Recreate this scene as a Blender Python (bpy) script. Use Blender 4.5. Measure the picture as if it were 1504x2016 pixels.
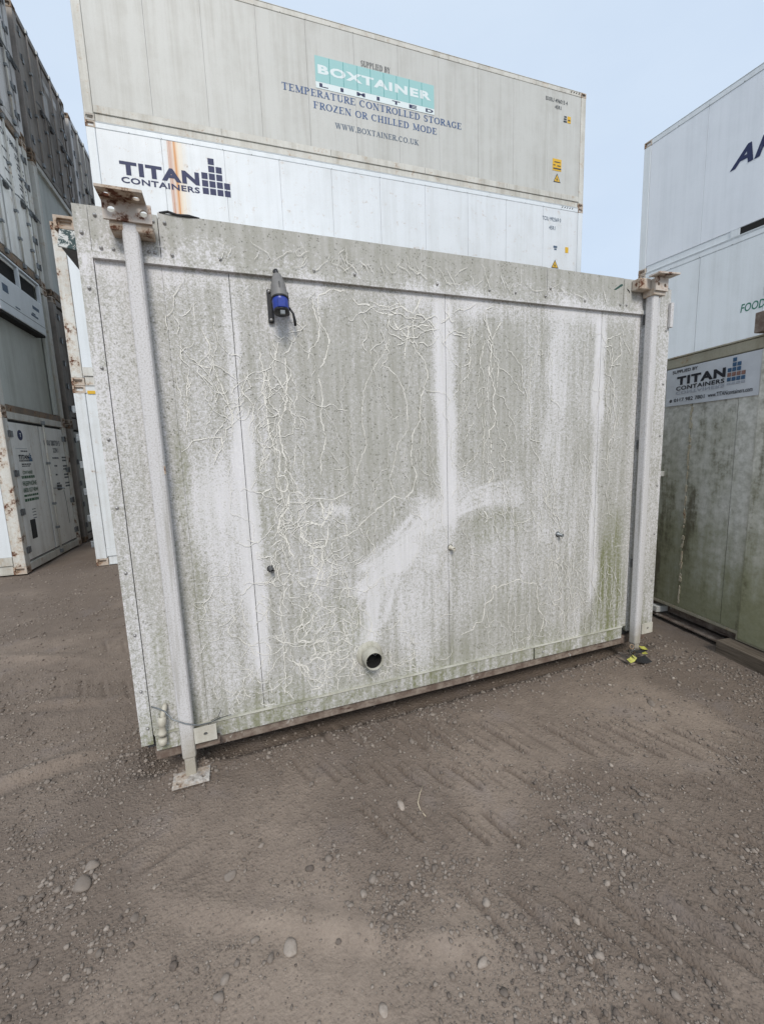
import bpy, bmesh, math, random
import numpy as np
from mathutils import Matrix, Vector

for o in list(bpy.data.objects):
    bpy.data.objects.remove(o)
SC = bpy.context.scene
COL = SC.collection
random.seed(7)
RNG = np.random.default_rng(11)

# ------------------------------------------------------------ camera
CAM_H, YAW, PITCH, ROLL = 1.75, 0.3427, 0.1430, -0.0365
cam_d = bpy.data.cameras.new('camera')
cam = bpy.data.objects.new('camera', cam_d)
COL.objects.link(cam)
cam_d.sensor_fit = 'HORIZONTAL'
cam_d.sensor_width = 36.0
cam_d.lens = 819.82 / 1504.0 * 36.0
cam_d.clip_start = 0.02
cam_d.clip_end = 2000.0
fw = Vector((math.sin(YAW), math.cos(YAW), 0)); rt = Vector((math.cos(YAW), -math.sin(YAW), 0)); up = Vector((0, 0, 1))
f2 = fw * math.cos(PITCH) - up * math.sin(PITCH)
u2 = up * math.cos(PITCH) + fw * math.sin(PITCH)
r3 = rt * math.cos(ROLL) + u2 * math.sin(ROLL)
u3 = u2 * math.cos(ROLL) - rt * math.sin(ROLL)
cam.matrix_world = Matrix(((r3.x, u3.x, -f2.x, 0), (r3.y, u3.y, -f2.y, 0), (r3.z, u3.z, -f2.z, CAM_H), (0, 0, 0, 1)))
SC.camera = cam

# ------------------------------------------------------------ sky, sun, exposure
SUN_EL, SUN_AZ = math.radians(42), math.radians(190)     # azimuth clockwise from +Y: behind the viewer, a little left
w = bpy.data.worlds.new('World'); SC.world = w; w.use_nodes = True
nt = w.node_tree; nt.nodes.clear()
wo = nt.nodes.new('ShaderNodeOutputWorld'); bg = nt.nodes.new('ShaderNodeBackground')
sky = nt.nodes.new('ShaderNodeTexSky'); sky.sky_type = 'NISHITA'; sky.sun_disc = False
sky.sun_elevation = SUN_EL; sky.sun_rotation = SUN_AZ
sky.air_density = 1.0; sky.dust_density = 1.5; sky.ozone_density = 1.0
veil = nt.nodes.new('ShaderNodeMix'); veil.data_type = 'RGBA'; veil.blend_type = 'MIX'
veil.inputs[0].default_value = 0.86                      # thin, even overcast over the blue
cn = nt.nodes.new('ShaderNodeTexNoise'); cn.inputs['Scale'].default_value = 2.2; cn.inputs['Detail'].default_value = 5; cn.inputs['Roughness'].default_value = .55
ctc = nt.nodes.new('ShaderNodeTexCoord'); cm = nt.nodes.new('ShaderNodeMapping'); cm.inputs[3].default_value = (1, 1, 2.5)
nt.links.new(ctc.outputs['Generated'], cm.inputs[0]); nt.links.new(cm.outputs[0], cn.inputs['Vector'])
cr = nt.nodes.new('ShaderNodeMix'); cr.data_type = 'RGBA'      # soft cloud structure within the overcast
nt.links.new(cn.outputs[0], cr.inputs[0]); cr.inputs[6].default_value = (4.35, 5.25, 6.5, 1); cr.inputs[7].default_value = (5.6, 6.4, 7.3, 1)
nt.links.new(cr.outputs[2], veil.inputs[7])
nt.links.new(sky.outputs[0], veil.inputs[6]); nt.links.new(veil.outputs[2], bg.inputs[0])
bg.inputs[1].default_value = 0.1
nt.links.new(bg.outputs[0], wo.inputs[0])
sun_d = bpy.data.lights.new('sun', 'SUN'); sun_d.energy = 1.5; sun_d.angle = math.radians(18); sun_d.color = (1, .95, .88)
sun = bpy.data.objects.new('sun', sun_d); COL.objects.link(sun)
sd = Vector((math.sin(SUN_AZ) * math.cos(SUN_EL), math.cos(SUN_AZ) * math.cos(SUN_EL), math.sin(SUN_EL)))
sun.rotation_euler = sd.to_track_quat('Z', 'Y').to_euler()
sun.location = (0, 0, 30)
SC.view_settings.view_transform = 'Standard'
SC.view_settings.look = 'None'
SC.view_settings.exposure = 0.56
SC.view_settings.gamma = 1.0
SC.view_settings.use_curve_mapping = False

# ------------------------------------------------------------ helpers
def hexl(r, g, b):
    def c(v):
        v /= 255.0
        return v / 12.92 if v <= .04045 else ((v + .055) / 1.055) ** 2.4
    return (c(r), c(g), c(b), 1)

class NT:
    """small wrapper to write node trees tersely"""
    def __init__(s, name):
        s.m = bpy.data.materials.new(name); s.m.use_nodes = True
        s.t = s.m.node_tree; s.b = s.t.nodes['Principled BSDF']
        s.co = s.t.nodes.new('ShaderNodeTexCoord').outputs['Object']
    def put(s, sock, v):
        if isinstance(v, bpy.types.NodeSocket): s.t.links.new(v, sock)
        elif v is not None: sock.default_value = v
    def scale(s, sc, rot=(0, 0, 0), loc=(0, 0, 0), co=None):
        n = s.t.nodes.new('ShaderNodeMapping'); s.put(n.inputs[0], co or s.co)
        n.inputs[1].default_value = loc; n.inputs[2].default_value = rot; n.inputs[3].default_value = sc
        return n.outputs[0]
    def noise(s, scale, detail=4, rough=.55, co=None, dist=0, out=0):
        n = s.t.nodes.new('ShaderNodeTexNoise'); s.put(n.inputs['Vector'], co or s.co)
        n.inputs['Scale'].default_value = scale; n.inputs['Detail'].default_value = detail
        n.inputs['Roughness'].default_value = rough; n.inputs['Distortion'].default_value = dist
        return n.outputs[out]
    def voro(s, scale, co=None, feature='F1', rnd=1.0):
        n = s.t.nodes.new('ShaderNodeTexVoronoi'); n.feature = feature; s.put(n.inputs['Vector'], co or s.co)
        n.inputs['Scale'].default_value = scale; n.inputs['Randomness'].default_value = rnd
        return n.outputs['Distance']
    def math(s, op, a, b=None, clamp=False):
        n = s.t.nodes.new('ShaderNodeMath'); n.operation = op; n.use_clamp = clamp
        s.put(n.inputs[0], a); s.put(n.inputs[1], b)
        return n.outputs[0]
    def step(s, v, a, b, lo=0., hi=1.):
        n = s.t.nodes.new('ShaderNodeMapRange'); n.interpolation_type = 'SMOOTHSTEP'
        s.put(n.inputs[0], v); n.inputs[1].default_value = a; n.inputs[2].default_value = b
        n.inputs[3].default_value = lo; n.inputs[4].default_value = hi
        return n.outputs[0]
    def mix(s, f, a, b, mode='MIX'):
        n = s.t.nodes.new('ShaderNodeMix'); n.data_type = 'RGBA'; n.blend_type = mode
        s.put(n.inputs[0], f); s.put(n.inputs[6], a); s.put(n.inputs[7], b)
        return n.outputs[2]
    def attr(s, name):
        n = s.t.nodes.new('ShaderNodeAttribute'); n.attribute_name = name
        return n
    def sep(s, v):
        n = s.t.nodes.new('ShaderNodeSeparateXYZ'); s.put(n.inputs[0], v); return n.outputs
    def bump(s, h, strength=.3, dist=.01, normal=None):
        n = s.t.nodes.new('ShaderNodeBump'); n.inputs['Strength'].default_value = strength
        n.inputs['Distance'].default_value = dist; s.put(n.inputs['Height'], h)
        if normal is not None: s.put(n.inputs['Normal'], normal)
        return n.outputs[0]
    def done(s, col, rough=.6, metal=0., normal=None, spec=None):
        s.put(s.b.inputs['Base Color'], col); s.put(s.b.inputs['Roughness'], rough); s.put(s.b.inputs['Metallic'], metal)
        if normal is not None: s.put(s.b.inputs['Normal'], normal)
        if spec is not None: s.b.inputs['Specular IOR Level'].default_value = spec
        return s.m

class MB:
    def __init__(s): s.v = []; s.f = []
    def box(s, x0, x1, y0, y1, z0, z1):
        i = len(s.v)
        s.v += [(x0, y0, z0), (x1, y0, z0), (x1, y1, z0), (x0, y1, z0), (x0, y0, z1), (x1, y0, z1), (x1, y1, z1), (x0, y1, z1)]
        s.f += [(i, i + 3, i + 2, i + 1), (i + 4, i + 5, i + 6, i + 7), (i, i + 1, i + 5, i + 4), (i + 1, i + 2, i + 6, i + 5), (i + 2, i + 3, i + 7, i + 6), (i + 3, i, i + 4, i + 7)]
        return s
    def tube(s, pts, r, n=8, caps=True):
        """round bar through pts; r a number or a list"""
        pts = [Vector(p) for p in pts]; base = len(s.v)
        rr = r if isinstance(r, (list, tuple)) else [r] * len(pts)
        prev = None
        for k, p in enumerate(pts):
            d = (pts[min(k + 1, len(pts) - 1)] - pts[max(k - 1, 0)]).normalized()
            if prev is None:
                a = d.orthogonal().normalized()
            else:
                a = (prev - d * prev.dot(d)).normalized()
            prev = a; b = d.cross(a)
            for j in range(n):
                t = 2 * math.pi * j / n
                s.v.append(tuple(p + (a * math.cos(t) + b * math.sin(t)) * rr[k]))
        for k in range(len(pts) - 1):
            for j in range(n):
                q = base + k * n
                s.f.append((q + j, q + (j + 1) % n, q + n + (j + 1) % n, q + n + j))
        if caps:
            s.f.append(tuple(base + j for j in range(n))[::-1])
            q = base + (len(pts) - 1) * n
            s.f.append(tuple(q + j for j in range(n)))
        return s
    def lathe(s, org, axis, prof, n=20):
        """surface of revolution: prof = [(distance along axis, radius)]"""
        axis = Vector(axis).normalized(); a = axis.orthogonal().normalized(); b = axis.cross(a); org = Vector(org); base = len(s.v)
        for d, r in prof:
            for j in range(n):
                t = 2 * math.pi * j / n
                s.v.append(tuple(org + axis * d + (a * math.cos(t) + b * math.sin(t)) * r))
        for k in range(len(prof) - 1):
            for j in range(n):
                q = base + k * n
                s.f.append((q + j, q + (j + 1) % n, q + n + (j + 1) % n, q + n + j))
        return s
    def poly(s, pts, ext):
        """flat polygon pts extruded by vector ext"""
        i = len(s.v); n = len(pts); e = Vector(ext)
        s.v += [tuple(p) for p in pts] + [tuple(Vector(p) + e) for p in pts]
        s.f.append(tuple(range(i, i + n))); s.f.append(tuple(range(i + 2 * n - 1, i + n - 1, -1)))
        for k in range(n):
            s.f.append((i + k, i + n + k, i + n + (k + 1) % n, i + (k + 1) % n))
        return s
    def mesh(s, name, mat=None, smooth=False):
        me = bpy.data.meshes.new(name); me.from_pydata(s.v, [], s.f); me.update()
        bm = bmesh.new(); bm.from_mesh(me); bmesh.ops.recalc_face_normals(bm, faces=bm.faces); bm.to_mesh(me); bm.free()
        if mat: me.materials.append(mat)
        if smooth: me.shade_smooth()
        return me
    def build(s, name, mat, parent=None, bevel=0., smooth=False, loc=None):
        return obj(name, s.mesh(name, mat, smooth), parent, bevel, loc)

def obj(name, me, parent=None, bevel=0., loc=None):
    o = bpy.data.objects.new(name, me); COL.objects.link(o); o.parent = parent
    if loc is not None: o.location = loc
    if bevel:
        b = o.modifiers.new('bevel', 'BEVEL'); b.width = bevel; b.segments = 2; b.limit_method = 'ANGLE'
    return o

def tag(o, label, cat, group=None):
    o['label'] = label; o['category'] = cat
    if group: o['group'] = group
    return o

def thing(name, loc, rz, label, cat, group=None):
    o = bpy.data.objects.new(name, None); COL.objects.link(o)
    o.location = loc; o.rotation_euler = (0, 0, rz); o.empty_display_size = .2
    return tag(o, label, cat, group)

# numpy value noise
_R = np.random.default_rng(3).random((256, 256))
def vnoise(x, y, s=0):
    x = np.asarray(x, float) + s * 17.3; y = np.asarray(y, float) + s * 5.7
    ix = np.floor(x).astype(int); iy = np.floor(y).astype(int); fx = x - ix; fy = y - iy
    fx = fx * fx * (3 - 2 * fx); fy = fy * fy * (3 - 2 * fy)
    g = lambda a, b: _R[(ix + a) & 255, (iy + b) & 255]
    return (g(0, 0) * (1 - fx) + g(1, 0) * fx) * (1 - fy) + (g(0, 1) * (1 - fx) + g(1, 1) * fx) * fy
def fbm(x, y, o=4, s=0, g=.5):
    r = 0; a = 1; t = 0
    for k in range(o):
        r = r + a * vnoise(x * 2 ** k, y * 2 ** k, s + k); t += a; a *= g
    return r / t
def sst(v, a, b):
    t = np.clip((v - a) / (b - a), 0, 1); return t * t * (3 - 2 * t)

# lettering ------------------------------------------------------------------
def text_mesh(body, size=1., xs=1., off=0., shear=0., spacing=1.):
    c = bpy.data.curves.new('t', 'FONT'); c.body = body; c.size = size; c.offset = off; c.shear = shear
    c.space_character = spacing; c.resolution_u = 3; c.fill_mode = 'FRONT'
    o = bpy.data.objects.new('t', c); COL.objects.link(o)
    bpy.context.view_layer.update()
    me = bpy.data.meshes.new_from_object(o.evaluated_get(bpy.context.evaluated_depsgraph_get()))
    v = np.empty(len(me.vertices) * 3); me.vertices.foreach_get('co', v); v = v.reshape(-1, 3)
    f = [tuple(p.vertices) for p in me.polygons]
    bpy.data.objects.remove(o); bpy.data.curves.remove(c); bpy.data.meshes.remove(me)
    v[:, 0] *= xs
    return v[:, :2].copy(), f

def serif_mesh(body, only=None):
    TH, TN = .165, .06
    V = []; F = []
    def quad(x0, y0, x1, y1, wd):
        d = Vector((x1 - x0, y1 - y0)); d.normalize(); n = Vector((-d.y, d.x)) * wd / 2
        i = len(V); V.extend([(x0 - n.x, y0 - n.y), (x0 + n.x, y0 + n.y), (x1 + n.x, y1 + n.y), (x1 - n.x, y1 - n.y)]); F.append((i, i + 3, i + 2, i + 1))
    def ser(x, y, wd=.34): quad(x - wd / 2, y + (.03 if y < .5 else -.03), x + wd / 2, y + (.03 if y < .5 else -.03), .06)
    def vert(x, wd=TH, y0=0., y1=1., s=True):
        quad(x, y0, x, y1, wd)
        if s:
            if y0 < .05: ser(x, 0, wd + .18)
            if y1 > .95: ser(x, 1, wd + .18)
    def bar(x0, x1, y, wd=TN): quad(x0, y, x1, y, wd)
    def arc(cx, cy, rx, ry, a0, a1, n=16):
        i = len(V)
        for k in range(n + 1):
            a = math.radians(a0 + (a1 - a0) * k / n); wd = (TN + (TH - TN) * abs(math.cos(a))) / 2
            for sg in (1, -1): V.append((cx + (rx + sg * wd) * math.cos(a), cy + (ry + sg * min(wd, .05)) * math.sin(a)))
        for k in range(n): F.append((i + 2 * k, i + 2 * k + 2, i + 2 * k + 3, i + 2 * k + 1))
    x = 0.; word = 0
    for ch in body:
        n0 = len(V); f0 = len(F); wd = .7
        if ch == ' ': word += 1
        if ch == ' ': wd = .38
        elif ch == 'T': wd = .76; vert(.38); bar(.04, .72, .965); quad(.06, .78, .06, .97, .05); quad(.70, .78, .70, .97, .05)
        elif ch in 'EFL':
            wd = .68; vert(.17)
            if ch != 'L': bar(.1, .62, .965); bar(.17, .46, .52); quad(.6, .76, .6, .97, .05); quad(.46, .42, .46, .62, .05)
            if ch != 'F': bar(.1, .64, .035); quad(.62, .03, .62, .26, .05)
        elif ch == 'M': wd = 1.0; vert(.15, TN); quad(.15, .97, .48, .08, TH); quad(.48, .05, .82, .97, TN); vert(.82)
        elif ch in 'PRB':
            wd = .72; vert(.17); arc(.32, .74, .24, .225, -90, 90); bar(.17, .34, .965); bar(.17, .34, .51)
            if ch == 'R': quad(.34, .5, .66, .02, TH); bar(.58, .76, .03)
            if ch == 'B': arc(.34, .27, .27, .235, -90, 90); bar(.17, .36, .035)
        elif ch == 'A': wd = .78; quad(.39, .98, .12, .02, TN); quad(.37, .98, .64, .02, TH); bar(.2, .56, .34); ser(.12, 0, .24); ser(.64, 0, .3)
        elif ch == 'U': wd = .8; vert(.18, TH, .3, 1); vert(.63, TN, .3, 1); arc(.405, .3, .22, .27, 180, 360)
        elif ch in 'CG':
            wd = .78; arc(.41, .5, .32, .465, 48, 312); quad(.63, .72, .63, .95, .05)
            if ch == 'G': vert(.62, TH, .08, .42, False); bar(.5, .72, .42)
        elif ch == 'O': wd = .84; arc(.42, .5, .33, .465, 0, 360, 24)
        elif ch == 'D': wd = .8; vert(.17); arc(.34, .5, .33, .465, -90, 90); bar(.17, .36, .965); bar(.17, .36, .035)
        elif ch == 'N': wd = .84; vert(.15, TN); quad(.15, .97, .68, .03, TH); vert(.68, TN)
        elif ch == 'S': wd = .6; arc(.29, .735, .18, .23, 40, 270); arc(.29, .265, .19, .235, -140, 90); quad(.5, .74, .5, .95, .05); quad(.08, .05, .08, .27, .05)
        elif ch == 'Z': wd = .7; bar(.08, .6, .965); bar(.08, .64, .035); quad(.56, .96, .12, .04, TH)
        elif ch == 'H': wd = .84; vert(.17); vert(.66); bar(.17, .66, .5)
        elif ch == 'I': wd = .38; vert(.19)
        elif ch == 'W': wd = 1.06; quad(.12, .98, .34, .02, TH); quad(.34, .02, .54, .98, TN); quad(.54, .98, .74, .02, TH); quad(.74, .02, .94, .98, TN); ser(.12, 1, .3); ser(.52, 1, .3); ser(.94, 1, .22)
        elif ch == 'X': wd = .78; quad(.14, .98, .62, .02, TH); quad(.62, .98, .14, .02, TN); ser(.14, 1, .3); ser(.62, 0, .3); ser(.62, 1, .24); ser(.14, 0, .24)
        elif ch == 'Y': wd = .76; quad(.12, .98, .38, .48, TH); quad(.64, .98, .38, .48, TN); vert(.38, TH, 0, .48); ser(.12, 1, .3); ser(.64, 1, .22)
        elif ch == 'K': wd = .8; vert(.17); quad(.22, .45, .62, .97, TN); quad(.3, .55, .66, .02, TH); ser(.62, 1, .24); ser(.68, 0, .26)
        elif ch == '.': wd = .3; quad(.14, 0, .14, .15, .15)
        for k in range(n0, len(V)): V[k] = (V[k][0] + x, V[k][1])
        if only is not None and word != only: del V[n0:]; del F[f0:]
        x += wd + .06
    return np.array(V), F

def place_text(vf, name, mat, parent, org, U, Vv, width=None, height=None, lift=.004, box=None):
    """fit a flat lettering mesh into width x height with its lower left corner at org, in the plane U, Vv"""
    v, f = vf
    mn, mx = box if box else (v.min(0), v.max(0)); s = mx - mn
    sx = width / s[0] if width else height / s[1]
    sy = height / s[1] if height else sx
    U = np.array(U, float); Vv = np.array(Vv, float); nrm = np.cross(U, Vv)
    p = (v - mn) * np.array([sx, sy])
    P = np.array(org, float) + p[:, :1] * U + p[:, 1:2] * Vv + nrm * lift
    off = np.zeros(len(P))
    for k, q in enumerate(f):                        # tiny lift per stroke so that no two strokes share a plane
        if len(q) == 4:
            for j in q: off[j] = (k % 9) * .00015
    P = P + off[:, None] * nrm
    me = bpy.data.meshes.new(name); me.from_pydata(P.tolist(), [], f); me.update(); me.materials.append(mat)
    o = obj(name, me, parent)
    return o
# ------------------------------------------------------------ materials
def paint(name, base, dirt, amount=.5, rust=0., rough=.5, streak=1., rust_band=None, seed=0., green=0., fade=None):
    n = NT(name)
    co = n.scale((1, 1, 1), loc=(seed, seed * 1.7, seed * .3))
    st = n.noise(1.0, 4, .62, co=n.scale((5 * streak, 5 * streak, .28), co=co))
    st2 = n.noise(1.0, 3, .6, co=n.scale((22 * streak, 22 * streak, .5), co=co))
    cl = n.noise(2.2, 5, .68, co=co)
    gr = n.noise(70., 2, .7, co=co)
    a = n.math('ADD', n.math('MULTIPLY', st, .55), n.math('MULTIPLY', cl, .35))
    a = n.math('ADD', a, n.math('MULTIPLY', st2, .22))
    fac = n.step(a, .46, .78)
    fac = n.math('MULTIPLY', fac, amount, clamp=True)
    col = n.mix(fac, base, dirt)
    col = n.mix(n.math('MULTIPLY', n.step(gr, .35, .75), .12 + .12 * amount), col, dirt)
    if green:
        col = n.mix(n.math('MULTIPLY', n.step(n.noise(1.0, 7, .65, co=n.scale((3, 3, .5), co=co)), .45, .7), green), col, hexl(84, 88, 52))
    if rust_band:
        x = n.sep(n.co)[0]
        xw = n.math('ADD', x, n.math('MULTIPLY', n.math('SUBTRACT', n.noise(1.0, 5, .6, co=n.scale((10, 3, .35))), .5), .07))
        for (x0, x1, k, e, rcol) in rust_band:
            m = n.math('MULTIPLY', n.step(xw, x0 - e, x0 + e), n.step(xw, x1 + e * 2, x1 - e))
            m = n.math('MULTIPLY', m, n.math('ADD', n.step(n.noise(1.0, 3, .6, co=n.scale((34, 3, .22))), .30, .70), .35, clamp=True))
            col = n.mix(n.math('MULTIPLY', m, k), col, rcol)
    rr = rough
    if rust:
        rn = n.noise(7., 6, .75, co=co)
        rm = n.step(rn, .70 - .26 * rust, .76 - .22 * rust)
        rc = n.mix(n.noise(40., 5, .7, co=co), hexl(58, 34, 25), hexl(116, 70, 46))
        halo = n.math('MULTIPLY', n.step(rn, .60 - .26 * rust, .72 - .26 * rust), .4)
        col = n.mix(halo, col, hexl(170, 138, 100)); col = n.mix(rm, col, rc)
        rr = n.math('ADD', n.math('MULTIPLY', rm, .35), rough, clamp=True)
    h = n.noise(1.6, 1, .5, co=co)
    return n.done(col, rr, 0, n.bump(h, .25, .03))

def plain(name, col, rough=.6, metal=0., var=.25, scale=30.):
    n = NT(name)
    k = n.noise(scale, 5, .65)
    d = tuple(c * (1 - var) for c in col[:3]) + (1,); l = tuple(min(1, c * (1 + var)) for c in col[:3]) + (1,)
    return n.done(n.mix(n.step(k, .3, .7), d, l), rough, metal, n.bump(n.noise(scale * 3, 3), .12, .003))

def ink(name, col, wear=.25, scale=9., back=hexl(205, 210, 212)):
    n = NT(name)
    m = n.step(n.noise(1.0, 8, .72, co=n.scale((scale * 2, scale * 2, scale * .5))), .60, .70)
    return n.done(n.mix(n.math('MULTIPLY', m, wear), col, back), .6)

W_TITAN = paint('titan white paint', hexl(218, 222, 225), hexl(188, 190, 188), .45, .08, .42, rust_band=[(1.47, 1.66, .55, .10, hexl(224, 184, 108)), (1.445, 1.505, 1.2, .032, hexl(170, 92, 26)), (1.54, 1.59, 1.0, .026, hexl(194, 124, 46))], seed=3)
W_BOX = paint('boxtainer grey white paint', hexl(193, 193, 188), hexl(158, 155, 146), .6, 0, .5, seed=9)
W_RAIL = paint('rail paint', hexl(206, 204, 196), hexl(150, 144, 130), .7, .22, .55, seed=5)
W_CLEAN = paint('blue white paint', hexl(220, 225, 228), hexl(190, 194, 194), .5, 0, .42, seed=14)
W_ARC = paint('arctic grey paint', hexl(224, 228, 233), hexl(200, 205, 210), .5, 0, .45, seed=17)
W_GAP = paint('gap white paint', hexl(222, 226, 228), hexl(168, 166, 158), .6, .12, .5, seed=21)
W_POST = paint('post paint rusty', hexl(214, 214, 208), hexl(150, 138, 122), .65, .5, .6, seed=25)
G_DOOR = paint('grey door paint', hexl(232, 231, 226), hexl(178, 173, 162), .6, .12, .5, seed=31)
G_MID = paint('grey green end paint', hexl(192, 195, 188), hexl(142, 143, 132), .6, 0, .55, seed=35)
G_DARK = paint('dark weathered paint', hexl(160, 152, 144), hexl(86, 80, 74), 1.0, .1, .7, seed=41)
G_LIGHT = paint('pale streaked paint', hexl(204, 202, 200), hexl(130, 124, 116), .95, .05, .6, seed=43)
RUSTY = paint('rusty casting', hexl(196, 186, 174), hexl(120, 96, 78), .7, .7, .7, seed=47)
CAST = paint('casting paint', hexl(200, 198, 192), hexl(140, 128, 114), .7, .45, .65, seed=51)
BROWN = paint('dark tarnished rail', hexl(126, 112, 98), hexl(72, 60, 50), .9, .5, .7, seed=53)
GASKET = plain('rubber gasket', (.018, .018, .019, 1), .7)
STEEL = plain('galvanised steel', hexl(128, 132, 134), .45, .6)
DARKSTEEL = plain('dull steel', hexl(84, 84, 84), .55, .3)
VOID = plain('dark interior', (.012, .011, .010, 1), .9)  # near-black: paints unlit openings and undersides, also plain black marks
NAVY = ink('navy lettering', hexl(28, 38, 78), .12, 6)
BLUE = ink('faded blue lettering', hexl(58, 88, 132), .75, 8, hexl(150, 172, 190))
SLATE = ink('worn slate lettering', hexl(78, 96, 116), .7, 9)
BLACKINK = ink('black lettering', hexl(52, 58, 64), .4, 12)
GREENINK = ink('green lettering', hexl(40, 112, 92), .2, 6)
DGREEN = ink('dark green lettering', hexl(52, 92, 62), .3, 12)
TEAL = ink('faded teal decal', hexl(150, 194, 193), 1.0, 3, hexl(184, 206, 204))
TEALLINE = plain('teal shade line', hexl(70, 146, 146), .6)
DECALWHITE = ink('decal white', hexl(216, 226, 226), .35, 6, hexl(176, 200, 198))
YELLOW = ink('yellow decal', hexl(214, 170, 42), .35, 6, hexl(190, 176, 120))
SIGNWHITE = plain('sign white', hexl(208, 211, 215), .4, 0, .06, 6.)
TIMBER = None

def main_material():
    n = NT('weathered cold store panel')
    a = n.attr('grime'); r, g, b = n.sep(a.outputs['Vector'])
    fine = n.noise(125., 2, .6)
    mid = n.noise(48., 4, .7)
    strk = n.noise(1.0, 5, .6, co=n.scale((30, 30, 1.6)))
    big = n.noise(3.2, 5, .6)
    thr = n.math('ADD', n.math('MULTIPLY', fine, .85), n.math('MULTIPLY', mid, .75))
    thr = n.math('ADD', thr, n.math('MULTIPLY', strk, .16))
    thr = n.math('SUBTRACT', n.math('ADD', thr, n.math('MULTIPLY', big, .22)), .22)            # ~ .83 mean
    thr = n.math('ADD', n.math('MULTIPLY', n.math('SUBTRACT', thr, .77), 1.45), .83)
    v = n.math('SUBTRACT', n.math('ADD', thr, n.math('MULTIPLY', b, .52)), n.math('MULTIPLY', r, .60))
    d = n.step(v, .52, 1.10)
    clean = n.mix(n.step(mid, .35, .7), hexl(218, 216, 218), hexl(236, 234, 236))
    dirt = n.mix(n.math('MULTIPLY', n.step(strk, .3, .7), .55), hexl(180, 178, 172), hexl(152, 149, 142))
    col = n.mix(n.math('MULTIPLY', d, .95), clean, dirt)
    # dark lichen specks
    vo = n.voro(62., feature='F1')
    sp = n.math('MULTIPLY', n.step(vo, .34, .20), n.step(n.noise(24., 2, .6), .46, .56))
    sp = n.math('MULTIPLY', sp, n.math('SUBTRACT', .72, n.math('MULTIPLY', r, .9), clamp=True))
    col = n.mix(sp, col, hexl(92, 90, 84))
    vo2 = n.voro(150., feature='F1')
    sp2 = n.math('MULTIPLY', n.step(vo2, .34, .18), n.math('SUBTRACT', .62, n.math('MULTIPLY', r, .7), clamp=True))
    sp2 = n.math('MULTIPLY', sp2, n.step(mid, .42, .6))
    col = n.mix(sp2, col, hexl(104, 102, 94))
    # algae
    ga = n.math('MULTIPLY', g, n.step(n.math('ADD', n.math('MULTIPLY', strk, .6), n.math('MULTIPLY', mid, .5)), .34, .74))
    col = n.mix(ga, col, n.mix(fine, hexl(84, 88, 46), hexl(132, 136, 84)))
    h = n.math('ADD', n.math('MULTIPLY', n.noise(1.1, 1), 2.0), n.math('MULTIPLY', n.noise(110., 1), .05))
    return n.done(col, .62, 0, n.bump(h, .3, .015))
PANEL = main_material()

def rust_beam():
    n = NT('rusted base beam')
    c = n.noise(1.0, 8, .7, co=n.scale((14, 14, 14)))
    l = n.noise(1.0, 6, .65, co=n.scale((5, 5, 30)))
    col = n.mix(n.step(c, .35, .7), hexl(104, 88, 78), hexl(150, 138, 126))
    col = n.mix(n.step(l, .58, .7), col, hexl(70, 46, 38))
    col = n.mix(n.step(n.noise(4., 8, .7), .62, .68), col, hexl(188, 184, 176))
    return n.done(col, .85, 0, n.bump(c, .5, .006))
BEAM = rust_beam()
def leg_paint():
    n = NT('post galvanised paint')
    a = n.noise(130., 4, .7); s = n.noise(1., 6, .65, co=n.scale((26, 26, 1.2)))
    col = n.mix(n.step(a, .45, .75), hexl(208, 206, 206), hexl(162, 158, 150))
    col = n.mix(n.math('MULTIPLY', n.step(s, .5, .72), .6), col, hexl(150, 146, 136))
    z = n.sep(n.co)[2]
    col = n.mix(n.math('MULTIPLY', n.step(n.math('ADD', z, n.math('MULTIPLY', n.noise(9., 5), .3)), .52, .2), .75), col, hexl(146, 136, 112))
    return n.done(col, .6, 0, n.bump(n.noise(14., 3), .2, .004))
LEG = leg_paint()
def bracket_paint():
    n = NT('rust spotted bracket')
    r = n.noise(20., 9, .72); e = n.noise(6., 6, .65)
    m = n.step(n.math('ADD', n.math('MULTIPLY', r, .7), n.math('MULTIPLY', e, .4)), .605, .65)
    col = n.mix(n.noise(9., 5), hexl(212, 204, 196), hexl(186, 174, 162))
    col = n.mix(n.math('MULTIPLY', n.step(n.math('ADD', n.math('MULTIPLY', r, .7), n.math('MULTIPLY', e, .4)), .55, .62), .6), col, hexl(150, 106, 74))
    col = n.mix(m, col, n.mix(n.noise(60., 4), hexl(44, 24, 16), hexl(104, 58, 34)))
    return n.done(col, .75, 0, n.bump(r, .5, .004))
BRACKET = bracket_paint()
CREAM = paint('cream lug paint', hexl(204, 201, 190), hexl(140, 130, 112), .6, .2, .6, seed=61)
def trail_material():
    n = NT('dried snail trail')
    k = n.noise(150., 3, .7)
    return n.done(n.mix(n.step(k, .30, .55), hexl(200, 197, 189), hexl(233, 230, 222)), .65)
TRAIL = trail_material()
STRAW = plain('dry straw', hexl(186, 172, 150), .7)
GREYPLASTIC = plain('grey plastic', hexl(116, 114, 112), .5, 0, .08)
BLUEPLASTIC = plain('blue plastic', hexl(34, 58, 148), .35, 0, .1)
BLACKPLASTIC = plain('black plastic', (.014, .014, .016, 1), .45)
PIPE = paint('aged plastic pipe', hexl(190, 187, 176), hexl(132, 128, 108), .8, 0, .6, streak=3, seed=67, green=.3)
WHITEPIPE = paint('white plastic fitting', hexl(196, 191, 178), hexl(146, 138, 116), .6, 0, .5, seed=71)
SCREW = plain('screw head', hexl(160, 158, 156), .4, .5)

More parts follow.
